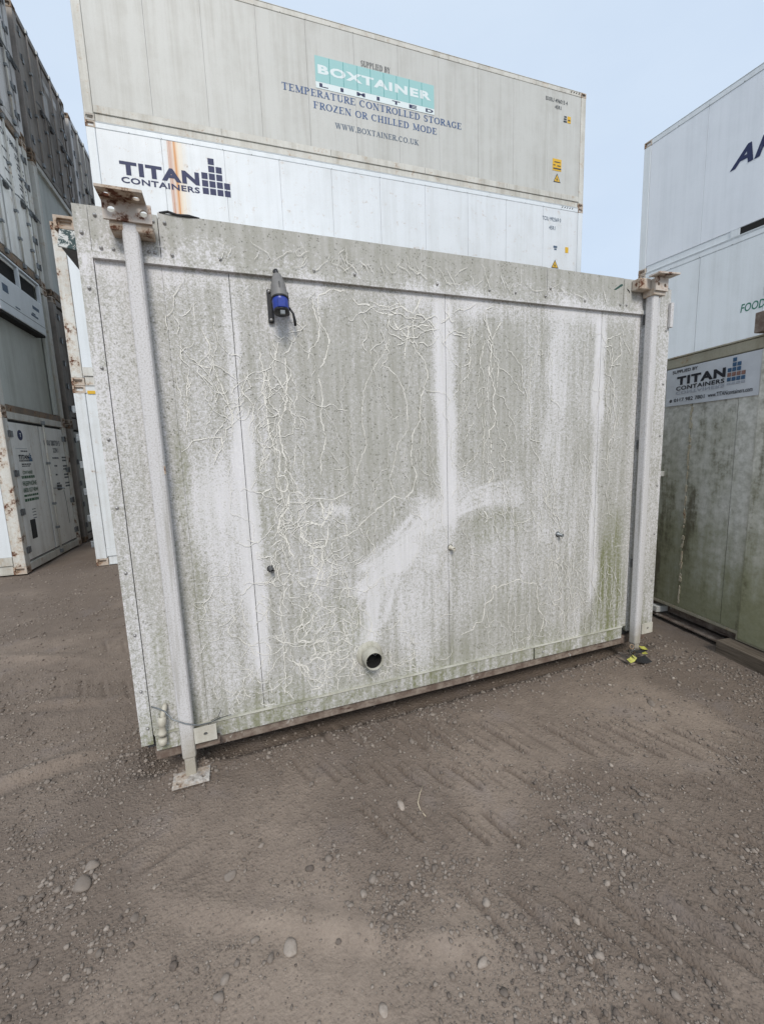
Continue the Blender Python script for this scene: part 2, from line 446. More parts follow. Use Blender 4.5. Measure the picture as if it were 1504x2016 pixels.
def ground_material():
    n = NT('packed dirt')
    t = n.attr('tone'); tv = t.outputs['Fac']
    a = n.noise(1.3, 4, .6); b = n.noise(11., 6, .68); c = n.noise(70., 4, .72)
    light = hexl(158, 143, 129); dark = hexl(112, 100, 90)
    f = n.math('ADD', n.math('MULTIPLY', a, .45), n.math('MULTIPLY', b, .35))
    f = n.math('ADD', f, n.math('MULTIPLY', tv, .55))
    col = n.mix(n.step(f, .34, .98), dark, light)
    col = n.mix(n.math('MULTIPLY', n.step(c, .42, .66), .22), col, hexl(98, 85, 75))
    col = n.mix(n.math('MULTIPLY', n.step(n.noise(160., 2, .7), .62, .74), .25), col, hexl(176, 165, 153))
    col = n.mix(n.math('MULTIPLY', n.step(n.noise(2.6, 5, .6, co=n.scale((1, 1, 1), loc=(3, 8, 0))), .55, .7), .35), col, hexl(126, 117, 113))
    h = n.math('ADD', n.math('MULTIPLY', c, .3), n.math('MULTIPLY', b, .7))
    gm = n.step(tv, .62, .30)
    vo = n.math('ADD', n.step(n.voro(48.), .55, .05), n.math('MULTIPLY', n.step(n.voro(95.), .6, .1), .5))
    h2 = n.math('ADD', n.math('MULTIPLY', vo, n.math('ADD', n.math('MULTIPLY', gm, .5), .12)), n.math('MULTIPLY', n.noise(190., 2, .7), .25))
    nr = n.bump(h, .45, .02); nr = n.bump(h2, .6, .010, nr)
    return n.done(col, .88, 0, nr, .3)
DIRT = ground_material()
def stone_material():
    n = NT('gravel stone')
    tv = n.attr('tone').outputs['Fac']
    k = n.noise(60., 5, .65)
    col = n.mix(tv, hexl(92, 83, 76), hexl(182, 170, 158))
    col = n.mix(n.math('MULTIPLY', n.step(k, .4, .7), .5), col, hexl(122, 109, 98))
    return n.done(col, .85, 0, n.bump(k, .4, .004), .35)
STONE = stone_material()
def timber_material():
    n = NT('weathered timber')
    g = n.noise(1., 6, .65, co=n.scale((3, 40, 40)))
    col = n.mix(n.step(g, .3, .7), hexl(72, 62, 52), hexl(120, 108, 94))
    return n.done(col, .85, 0, n.bump(g, .5, .006))
TIMBER = timber_material()
def green_wall_material():
    n = NT('algae covered panel')
    z = n.sep(n.co)[2]; x = n.sep(n.co)[0]
    s = n.noise(1., 7, .65, co=n.scale((5, 5, .55))); m = n.noise(14., 8, .7); c = n.noise(1.4, 5, .6)
    base = n.mix(n.step(m, .35, .7), hexl(222, 220, 212), hexl(172, 170, 158))
    f = n.math('ADD', n.math('MULTIPLY', s, .6), n.math('MULTIPLY', c, .5))
    f = n.math('SUBTRACT', f, n.math('MULTIPLY', z, .19))
    col = n.mix(n.math('MULTIPLY', n.step(f, .15, .50), .85), base, n.mix(n.noise(50., 4), hexl(108, 109, 70), hexl(140, 140, 104)))
    col = n.mix(n.math('MULTIPLY', n.step(n.math('ADD', n.math('MULTIPLY', s, .8), n.math('MULTIPLY', m, .3)), .57, .70), .75), col, hexl(84, 76, 60))
    return n.done(col, .7, 0, n.bump(n.math('ADD', n.noise(2., 2), n.math('MULTIPLY', m, .1)), .3, .02))
ALGAE = green_wall_material()
ALGAE_RAIL = paint('stained cream rail', hexl(176, 170, 150), hexl(120, 112, 90), .7, .25, .6, seed=77, green=.25)
LIP = paint('grimy lip', hexl(196, 194, 184), hexl(136, 134, 112), .8, .1, .7, streak=2, seed=91, green=.4)
PANELSTEP = paint('flaking sealant', hexl(196, 188, 166), hexl(110, 92, 66), .9, .35, .8, streak=4, seed=79)

# ------------------------------------------------------------ ground
def lugs(x, y, p0, d, pitch, rows, slant, ln, seed, thr=.4):
    dx, dy = d; L = math.hypot(dx, dy); dx /= L; dy /= L
    u = (x - p0[0]) * dx + (y - p0[1]) * dy; v = -(x - p0[0]) * dy + (y - p0[1]) * dx
    out = np.zeros_like(x)
    for i, vr in enumerate(rows):
        q = v - vr + .02 * (fbm(x * 3, y * 3, 2, seed + i) - .5)
        uu = u + slant[i] * q + .03 * (fbm(x * 4, y * 4, 2, seed + 3 + i) - .5)
        fr = uu / pitch - np.floor(uu / pitch)
        win = sst(np.abs(q), ln, ln * .65)
        cell = vnoise(np.floor(uu / pitch) * 1.7 + 50, 3.1 * i + 7, seed)
        m = sst(fbm(x * 1.1, y * 1.1, 3, seed + 9), thr, thr + .12) * sst(cell, .1, .35)
        out += (-.024 * np.exp(-((fr - .5) / .085) ** 2) + .016 * np.exp(-((fr - .70) / .09) ** 2)) * win * m
    return out
def lug_field(x, y):
    near = np.exp(-((x - 1) / 6) ** 4 - ((y - 2) / 5) ** 4)
    a = lugs(x, y, (.84, 1.87), (1.39, -.67), .152, (0., -.30), (1.0, 1.05), .095, 31, .12) * sst(x + .35 * (y - 1.87), .05, .6)
    c = lugs(x, y, (.84, 1.87), (1.39, -.67), .19, (-.70, -1.02, .34), (.95, 1.0, .9), .16, 35, .14) * sst(x + .35 * (y - 1.87), .25, .8)
    d = .4 * lugs(x, y, (-1.1, 2.9), (.55, -.30), .20, (0., .62, -.55, 1.3), (.7, 1.0, -.7, 1.0), .13, 41, .46) * sst(x + .25 * y, .3, -.05)
    return near * (a + c + d)
def gh(x, y):
    x = np.asarray(x, float); y = np.asarray(y, float)
    h = .035 * (fbm(x * .7, y * .7, 3, 1) - .5)
    r = 1 - np.abs(2 * fbm(x * 3.3, y * 3.3, 4, 5) - 1)
    h = h + .006 * (r - .7) + .014 * (fbm(x * 5, y * 5, 4, 8, .5) - .5)
    gm = sst(fbm(x * 1.2, y * 1.2, 3, 21), .42, .62)
    h = h + (.06 + gm) * .009 * (fbm(x * 26, y * 26, 3, 12, .7) - .5)
    h = h + lug_field(x, y)
    # wheel ruts running past the left corner
    for (x0, y0, dx, dy, wdt, dep) in ((-1.38, 2.70, .55, .10, .05, .03), (-2.2, 4.6, 1.1, -.5, .09, .028), (-2.0, 3.7, 1.2, -.35, .05, .022), (.2, 1.35, 1.4, -.75, .05, .012)):
        L = math.hypot(dx, dy); q = (-(x - x0) * dy + (y - y0) * dx) / L + .06 * (fbm(x * 2.2, y * 2.2, 3, 51) - .5)
        t = ((x - x0) * dx + (y - y0) * dy) / L
        h = h + dep * (np.exp(-(q / wdt) ** 2) - .6 * np.exp(-((q + wdt * 1.6) / wdt) ** 2)) * sst(t, -1.6, -.6) * sst(t, 1.5, .5) * sst(fbm(x * 1.5, y * 1.5, 3, 55), .3, .55)
    # scuffed hollow and heap round the left foot, ground sunk under the store to deepen its dark gap
    h = h + .045 * np.exp(-((x + .33) / .13) ** 2 - ((y - 2.44) / .055) ** 2) + .02 * np.exp(-((x + .40) / .2) ** 2 - ((y - 2.42) / .12) ** 2) + .03 * np.exp(-((x - 2.96) / .13) ** 2 - ((y - 2.42) / .06) ** 2)
    h = h - .07 * sst(y, 2.38, 2.52) * sst(x, -.7, -.5) * sst(x, 3.5, 3.2) * sst(y, 7.5, 7)
    return h
def axis(lo, hi, st, far, ratio):
    a = list(np.arange(lo, hi, st)); s = st
    x = a[-1]
    while x < far: s *= ratio; x += s; a.append(x)
    s = st; x = lo; pre = []
    while x > -far: s *= ratio; x -= s; pre.append(x)
    return np.array(pre[::-1] + a)
def grid_mesh(name, X, Y, Z, mat):
    ny, nx = X.shape
    me = bpy.data.meshes.new(name)
    me.vertices.add(nx * ny); me.vertices.foreach_set('co', np.stack([X, Y, Z], -1).astype(np.float32).ravel())
    i = (np.arange(ny - 1)[:, None] * nx + np.arange(nx - 1)[None, :]).ravel()
    q = np.stack([i, i + 1, i + nx + 1, i + nx], -1).astype(np.int32)
    me.loops.add(q.size); me.loops.foreach_set('vertex_index', q.ravel())
    me.polygons.add(len(q)); me.polygons.foreach_set('loop_start', np.arange(0, q.size, 4, dtype=np.int32))
    me.update(calc_edges=True); me.validate(); me.shade_smooth()
    me.materials.append(mat)
    return me
gx = axis(-2.6, 4.4, .0125, 260, 1.07); gy = axis(.3, 4.6, .0125, 260, 1.055)
GX, GY = np.meshgrid(gx, gy)
fadeout = sst(np.hypot(GX - 1, GY - 4), 26, 14)
GZ = gh(GX, GY) * fadeout
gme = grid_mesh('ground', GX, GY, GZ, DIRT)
tone = .34 + 2 * np.clip(GZ, -.05, .05) + 36 * np.minimum(lug_field(GX, GY), 0) + .35 * (fbm(GX * .9, GY * .9, 3, 61) - .5) + .22 * np.exp(-((GX - .55) / .9) ** 2 - ((GY - 1.05) / .6) ** 2) - .22 * sst(GY, 1.9, 2.4) * sst(GY, 5, 3) - .35 * sst(fbm(GX * 1.2, GY * 1.2, 3, 21), .42, .62)  # dirt tone with damp and painted shade in lug grooves and beside the store
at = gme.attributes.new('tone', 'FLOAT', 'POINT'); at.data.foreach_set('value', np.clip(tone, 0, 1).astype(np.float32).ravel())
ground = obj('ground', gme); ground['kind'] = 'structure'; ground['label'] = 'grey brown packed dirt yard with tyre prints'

def ico(sub):
    bm = bmesh.new(); bmesh.ops.create_icosphere(bm, subdivisions=sub, radius=1)
    v = np.array([q.co[:] for q in bm.verts]); f = np.array([[q.index for q in p.verts] for p in bm.faces]); bm.free()
    return v, f
def pebble_cloud(name, px, py, rad, sub, sink=.27):
    v0, f0 = ico(sub); n = len(px); m = len(v0)
    sc = np.stack([RNG.uniform(.75, 1.35, n), RNG.uniform(.7, 1.05, n), RNG.uniform(.42, .8, n)], -1) * rad[:, None]
    v = np.repeat(v0[None], n, 0) * (1 + RNG.normal(0, .13, (n, m, 1)))
    v = v * sc[:, None]
    a = RNG.uniform(0, 6.283, n); t = RNG.normal(0, .25, n)
    ct, st = np.cos(t)[:, None], np.sin(t)[:, None]
    y = v[..., 1] * ct - v[..., 2] * st; z = v[..., 1] * st + v[..., 2] * ct; x = v[..., 0]
    ca, sa = np.cos(a)[:, None], np.sin(a)[:, None]
    X = x * ca - y * sa + px[:, None]; Yv = x * sa + y * ca + py[:, None]
    Z = z + (gh(px, py) + sc[:, 2] * (1 - 2 * sink) * .8)[:, None]
    me = bpy.data.meshes.new(name)
    me.vertices.add(n * m); me.vertices.foreach_set('co', np.stack([X, Yv, Z], -1).astype(np.float32).ravel())
    F = (f0[None] + (np.arange(n) * m)[:, None, None]).reshape(-1, 3).astype(np.int32)
    me.loops.add(F.size); me.loops.foreach_set('vertex_index', F.ravel())
    me.polygons.add(len(F)); me.polygons.foreach_set('loop_start', np.arange(0, F.size, 3, dtype=np.int32))
    me.update(calc_edges=True); me.materials.append(STONE)
    tn = np.repeat(np.clip(RNG.normal(.27, .16, n), 0, 1), m)
    q = me.attributes.new('tone', 'FLOAT', 'POINT'); q.data.foreach_set('value', tn.astype(np.float32))
    return me
def scatter(n, thr, base=.12, cl=.08):
    """positions with density falling with distance, clumped like scuffed gravel"""
    X = []; Y = []
    while len(X) < n:
        k = 40000
        r = RNG.uniform(.55, 1, k) ** 0 * np.exp(RNG.uniform(np.log(.55), np.log(9.), k)); th = RNG.uniform(-.75, 1.45, k)
        x = r * np.sin(th); y = r * np.cos(th)
        keep = RNG.random(k) < (base + (1 - base) * sst(fbm(x * 1.2, y * 1.2, 3, 21), thr, thr + .2)) * (cl + (1 - cl) * sst(fbm(x * 4, y * 4, 3, 71), .46, .62)) * np.clip(r / 2.2, .25, 1)
        keep &= ~((x > -.55) & (x < 3.2) & (y > 2.75) & (y < 7.4)) & ~((x > 3.6) & (y > -1)) & ~((x < -3.1) & (y > 8)) & (y > .2)
        X.extend(x[keep]); Y.extend(y[keep])
    return np.array(X[:n]), np.array(Y[:n])
px, py = scatter(36000, .36, .4, .3)
rad = np.exp(RNG.normal(np.log(.0036), .42, len(px))) * np.clip(np.hypot(px, py) / 2.2, .8, 1.8)
g1 = obj('gravel', pebble_cloud('gravel', px, py, np.clip(rad, .0025, .016), 1))
g1['kind'] = 'stuff'; g1['label'] = 'small rounded gravel strewn over the packed dirt'; g1['category'] = 'gravel'
px, py = scatter(3700, .42)
for (fx, fy, k, s) in ((-.33, 2.33, 90, .10), (-.30, 2.46, 60, .07), (2.97, 2.33, 60, .10), (1.2, 2.36, 160, .9), (2.2, 2.40, 120, .5)):
    px = np.append(px, RNG.normal(fx, s, k)); py = np.append(py, RNG.normal(fy, .06, k))
rad = np.clip(np.exp(RNG.normal(np.log(.0078), .30, len(px))), .0045, .017)
g2 = obj('pebbles', pebble_cloud('pebbles', px, py, rad, 2))
g2['kind'] = 'stuff'; g2['label'] = 'larger loose pebbles scattered on the dirt'; g2['category'] = 'pebbles'
STONES = [(.06, 1.316, .030, .55, 'largest smooth grey stone, set alone in pale dirt', .62), (.656, 1.72, .027, .5, 'rounded pale stone beside the thin dry stalk', .75), (.411, 1.435, .022, .8, 'upright dark stone casting a small shadow, right of centre', .35), (.359, 1.391, .020, .55, 'grey stone just below the upright dark stone', .5),
 (-.144, 1.672, .026, .4, 'flat stone in the dark gravel left of centre', .3), (.794, 1.183, .018, .6, 'oval stone at the edge of the tyre prints', .55), (.677, 1.029, .022, .6, 'largest of the stone cluster near the bottom edge', .6), (.313, 1.035, .018, .6, 'pale stone near the bottom middle edge', .65),
 (-.18, 1.257, .020, .6, 'dark stone near the lower left, nearer of a pair', .3), (-.16, 1.30, .017, .7, 'dark stone near the lower left, farther of a pair', .4), (-.725, 1.86, .040, .5, 'broad angular stone among gravel at far left', .3), (-.711, 1.945, .034, .4, 'long angular stone just behind the broad one', .35),
 (1.196, .73, .016, .6, 'dark stone in the lower right corner', .35), (1.069, 1.011, .017, .6, 'light angular stone amid lower right tyre prints', .7), (2.518, 1.829, .034, .45, 'flat dark stone in front of the right post foot', .3)]
TRAILS = [(6,[(1.596,2.501),(1.628,2.443),(1.695,2.374),(1.764,2.29),(1.783,2.203),(1.73,2.076),(1.719,1.949),(1.666,1.847),(1.661,1.665),(1.688,1.597),(1.656,1.493),(1.597,1.45),(1.534,1.481),(1.455,1.427),(1.356,1.357),(1.286,1.298),(1.217,1.253),(1.119,1.237)]),
(7,[(1.855,2.529),(1.825,2.503),(1.755,2.511),(1.684,2.482),(1.696,2.422)]),
(8,[(1.31,2.629),(1.346,2.593),(1.409,2.592),(1.472,2.562),(1.564,2.557),(1.606,2.607),(1.687,2.566),(1.758,2.667)]),
(8,[(1.563,2.522),(1.602,2.465),(1.657,2.492),(1.64,2.395),(1.63,2.298)]),
(6,[(1.411,2.626),(1.461,2.608),(1.539,2.591),(1.607,2.619)]),
(4,[(1.546,2.426),(1.517,2.365),(1.462,2.303),(1.406,2.218),(1.362,2.109),(1.341,1.927),(1.362,1.803),(1.317,1.692),(1.257,1.532)]),
(5,[(1.473,2.256),(1.527,2.252),(1.579,2.198),(1.618,2.125),(1.635,1.987),(1.639,1.886)]),
(4,[(1.614,1.975),(1.543,1.944)]),
(4,[(1.639,1.886),(1.566,1.798),(1.533,1.657),(1.503,1.594),(1.528,1.501)]),
(7,[(1.275,2.66),(1.19,2.658),(1.117,2.613),(1.106,2.535),(1.12,2.47),(1.164,2.405),(1.148,2.325),(1.106,2.232)]),
(6,[(1.087,2.611),(1.09,2.556),(1.114,2.458),(1.104,2.391),(1.047,2.332),(1.038,2.275)]),
(6,[(1.092,2.198),(1.109,2.071),(1.101,1.93),(1.12,1.834),(1.078,1.739),(1.071,1.63)]),
(7,[(0.781,2.32),(0.794,2.201),(0.781,2.101),(0.798,1.956),(0.802,1.853),(0.821,1.795),(0.853,1.771),(0.845,1.653)]),
(8,[(0.911,2.282),(0.914,2.159),(0.893,2.012),(0.858,1.921),(0.857,1.817),(0.885,1.722),(0.868,1.64)]),
(6,[(0.964,2.394),(0.937,2.327),(0.901,2.292)]),
(6,[(0.764,1.797),(0.798,1.801),(0.83,1.771)]),
(7,[(0.82,1.631),(0.868,1.64),(0.888,1.592),(0.861,1.545),(0.816,1.572),(0.82,1.631)]),
(7,[(0.793,1.574),(0.745,1.541),(0.73,1.495)]),
(6,[(0.884,1.532),(0.932,1.541),(0.966,1.502),(1.039,1.497),(1.126,1.478),(1.244,1.52)]),
(9,[(1.051,1.496),(1.073,1.444),(1.082,1.368),(1.121,1.39),(1.138,1.464)]),
(8,[(0.872,1.533),(0.891,1.459),(0.828,1.403),(0.809,1.307),(0.866,1.264),(0.859,1.165)]),
(9,[(0.932,1.357),(0.994,1.364),(1.066,1.319),(1.108,1.391)]),
(8,[(0.944,1.343),(0.944,1.256),(1.009,1.198),(1.086,1.215),(1.105,1.341)]),
(5,[(0.408,2.179),(0.405,2.096),(0.399,1.98),(0.384,1.873)]),
(5,[(0.431,2.159),(0.41,2.096)]),
(6,[(0.558,2.173),(0.59,2.066),(0.613,1.957),(0.607,1.891)]),
(5,[(0.499,2.42),(0.514,2.37),(0.539,2.309),(0.541,2.215)]),
(6,[(0.351,1.788),(0.417,1.851),(0.489,1.86),(0.557,1.858),(0.555,1.77)]),
(5,[(0.433,2.237),(0.531,2.214)]),
(5,[(0.465,2.528),(0.447,2.487),(0.416,2.465)]),
(5,[(0.49,2.54),(0.466,2.488),(0.472,2.448)]),
(5,[(0.704,2.166),(0.77,2.167),(0.813,2.157),(0.837,2.18)]),
(6,[(0.813,2.157),(0.831,2.102),(0.806,2.068)]),
(5,[(0.939,1.827),(0.934,1.756),(0.917,1.674)]),
(5,[(0.699,1.672),(0.758,1.716),(0.808,1.784)]),
(4,[(1.123,1.664),(1.212,1.653),(1.251,1.67)]),
(5,[(1.446,1.558),(1.419,1.547),(1.409,1.47)]),
(6,[(0.988,0.94),(1.027,0.892),(1.034,0.837),(0.978,0.771),(0.953,0.7),(0.92,0.663)]),
(5,[(0.983,0.76),(1.073,0.787),(1.138,0.809),(1.19,0.779),(1.242,0.714),(1.269,0.704)]),
(8,[(0.968,0.611),(0.985,0.541),(0.941,0.506),(1.004,0.504),(1.04,0.474),(1.03,0.409)]),
(7,[(0.968,0.611),(1.042,0.618),(1.029,0.565)]),
(6,[(1.139,0.622),(1.194,0.622),(1.238,0.62)]),
(6,[(1.133,0.617),(1.159,0.595),(1.212,0.551)]),
(5,[(0.801,0.968),(0.791,0.752),(0.79,0.592),(0.784,0.431),(0.781,0.322)]),
(8,[(1.057,1.234),(0.995,1.22),(0.939,1.277),(0.942,1.327),(0.994,1.362),(1.062,1.336),(1.106,1.383),(1.131,1.472)]),
(7,[(0.887,1.529),(0.862,1.433),(0.821,1.398),(0.816,1.329),(0.851,1.276),(0.865,1.194),(0.901,1.149)]),
(8,[(0.96,1.142),(1.001,1.158),(0.993,1.097),(1.037,1.07),(1.012,0.99)]),
(7,[(1.054,1.193),(1.06,1.109),(1.024,1.03),(0.988,0.94)]),
(6,[(0.762,1.226),(0.792,1.253),(0.841,1.277)]),
(6,[(0.988,0.94),(0.954,0.872)]),
(6,[(0.833,0.712),(0.882,0.703),(0.924,0.727),(0.967,0.763)]),
(6,[(0.717,0.869),(0.704,0.819),(0.724,0.764)]),
(5,[(0.69,0.692),(0.725,0.711),(0.753,0.696),(0.792,0.699)]),
(7,[(0.836,0.463),(0.859,0.502),(0.918,0.467),(0.935,0.397)]),
(7,[(0.879,0.65),(0.928,0.629),(0.905,0.58)]),
(5,[(0.7,0.44),(0.698,0.343)]),
(6,[(0.929,0.308),(0.993,0.305),(1.027,0.342),(1.052,0.404)]),
(6,[(0.753,0.706),(0.76,0.662),(0.798,0.634),(0.821,0.682)]),
(5,[(1.518,1.433),(1.528,1.368),(1.514,1.293)]),
(7,[(1.996,0.466),(2.045,0.485),(2.094,0.492),(2.126,0.538),(2.169,0.535),(2.195,0.655),(2.258,0.702),(2.245,0.782),(2.277,0.788),(2.27,0.745),(2.321,0.771),(2.425,0.79),(2.485,0.798),(2.545,0.761),(2.641,0.747),(2.644,0.629),(2.659,0.544),(2.703,0.477),(2.698,0.405),(2.664,0.314)]),
(6,[(2.447,1.222),(2.473,1.186),(2.46,1.144)]),
(5,[(2.415,1.203),(2.46,1.221),(2.538,1.224),(2.63,1.272)]),
(8,[(2.171,1.342),(2.214,1.296),(2.22,1.264),(2.189,1.245)]),
(7,[(2.793,0.82),(2.82,0.875),(2.852,0.776),(2.84,0.695),(2.872,0.593),(2.8,0.581)]),
(6,[(2.787,0.535),(2.83,0.552),(2.89,0.481),(2.847,0.451)]),
(4,[(2.438,0.776),(2.426,0.698),(2.387,0.624),(2.388,0.485),(2.429,0.407)]),
(4,[(3.032,0.666),(2.99,0.587),(2.92,0.463),(2.879,0.372)]),
(4,[(3.077,0.684),(3.007,0.548),(2.965,0.456)]),
(5,[(2.062,1.025),(2.122,1.028),(2.183,0.999),(2.214,0.93)]),
(5,[(2.257,1.239),(2.294,1.171),(2.32,1.103)]),
(5,[(2.745,1.046),(2.776,0.95),(2.75,0.861),(2.782,0.703)]),
(5,[(2.934,0.932),(2.952,0.834),(2.926,0.742)]),
(5,[(3.036,1.318),(3.054,1.224),(3.086,1.175)]),
(4,[(2.462,0.988),(2.477,0.896),(2.518,0.822)]),
(5,[(3.391,0.939),(3.537,0.941)]),
(7,[(3.181,0.756),(3.227,0.768)]),
(6,[(1.767,0.245),(1.814,0.245),(1.837,0.195)]),
(6,[(2.089,2.526),(2.078,2.442),(2.077,2.396),(2.06,2.367),(2.088,2.322),(2.071,2.283),(2.015,2.263)]),
(8,[(2.197,2.597),(2.219,2.506),(2.248,2.451),(2.237,2.337),(2.219,2.24),(2.255,2.193),(2.267,2.125),(2.249,2.066),(2.273,1.977),(2.261,1.898),(2.226,1.858),(2.244,1.777),(2.238,1.706)]),
(6,[(2.29,2.339),(2.296,2.243),(2.29,2.145)]),
(7,[(2.197,2.597),(2.208,2.635),(2.265,2.649)]),
(7,[(2.324,2.569),(2.277,2.509),(2.248,2.451)]),
(4,[(2.19,2.007),(2.196,1.878),(2.178,1.729),(2.172,1.525),(2.189,1.462)]),
(5,[(2.591,2.577),(2.617,2.51),(2.613,2.431)]),
(6,[(2.62,2.402),(2.658,2.403),(2.653,2.363),(2.614,2.372),(2.62,2.402)]),
(5,[(2.564,2.34),(2.547,2.21),(2.543,2.078),(2.558,1.976),(2.554,1.8),(2.659,1.776)]),
(4,[(3.017,2.461),(3.022,2.347),(3.015,2.178),(3.016,1.975),(3.028,1.855)]),
(5,[(3.004,1.756),(3.008,1.645),(3.049,1.531)]),
(6,[(3.358,2.553),(3.363,2.468),(3.374,2.404),(3.283,2.314),(3.271,2.259),(3.312,2.195),(3.321,2.029),(3.349,1.94),(3.326,1.816),(3.283,1.76),(3.271,1.554)]),
(6,[(3.273,2.485),(3.292,2.4),(3.283,2.314),(3.371,2.338)]),
(5,[(3.361,1.861),(3.371,1.962)]),
(6,[(3.288,2.475),(3.202,2.439),(3.228,2.503),(3.358,2.553)]),
(5,[(3.271,2.248),(3.234,2.117)]),
(7,[(2.22,1.584),(2.256,1.613),(2.268,1.54),(2.22,1.512),(2.244,1.563)]),
(5,[(1.997,1.626),(2.101,1.691)]),
(5,[(2.033,1.803),(2.103,1.919)]),
(4,[(2.057,1.9),(2.103,1.9)]),
(5,[(3.272,1.543),(3.341,1.551)]),
(5,[(3.098,2.517),(3.168,2.542)]),
(5,[(3.081,2.578),(3.084,2.517)])]
# loose stones one can pick out
_v0, _f0 = ico(3)
def stone(x, y, r, flat, seed, label, group=None, tone=.5):
    rg = np.random.default_rng(seed)
    ax = np.array([r * rg.uniform(.95, 1.2), r * rg.uniform(.75, .95), r * flat])
    nrm = _v0
    d = np.zeros(len(nrm))
    for k in range(7):
        c = rg.normal(size=3); c /= np.linalg.norm(c); d -= np.clip(nrm @ c - .62, 0, 1) * .5        # worn facets
    d += .05 * (vnoise(nrm[:, 0] * 3 + seed, nrm[:, 1] * 3 + nrm[:, 2] * 2, seed) - .5)
    v = nrm * (1 + d)[:, None] * ax
    a = rg.uniform(0, 6.28); R = np.array([[math.cos(a), -math.sin(a), 0], [math.sin(a), math.cos(a), 0], [0, 0, 1]])
    v = v @ R.T
    me = bpy.data.meshes.new('stone'); me.from_pydata(v.tolist(), [], _f0.tolist()); me.update(); me.shade_smooth(); me.materials.append(STONE)
    q = me.attributes.new('tone', 'FLOAT', 'POINT'); q.data.foreach_set('value', np.full(len(v), tone, np.float32))
    z = float(gh(np.array([x]), np.array([y]))[0])
    o = obj('stone', me, None, 0, (x, y, z + r * flat * .25))
    return tag(o, label, 'stone', group)
SG = 'palm sized stones lying in the dirt'
for k, (x, y, r, fl, lab, tn) in enumerate(STONES):
    stone(x, y, r, fl, 100 + k, lab, SG, tn)

# ------------------------------------------------------------ cold store in the foreground
MX, MYY = -.583, 2.42           # its lower left front corner
MW, MD, ZT, ZS, ZB = 3.87, 4.9, 2.929, 2.70, .155
store = thing('cold_store', (MX, MYY, 0), 0, 'weathered white cold store cabin streaked with grime and snail trails', 'cold store')
SEAMS = (.061, .655, 1.908, 3.176, 3.555, 3.86)

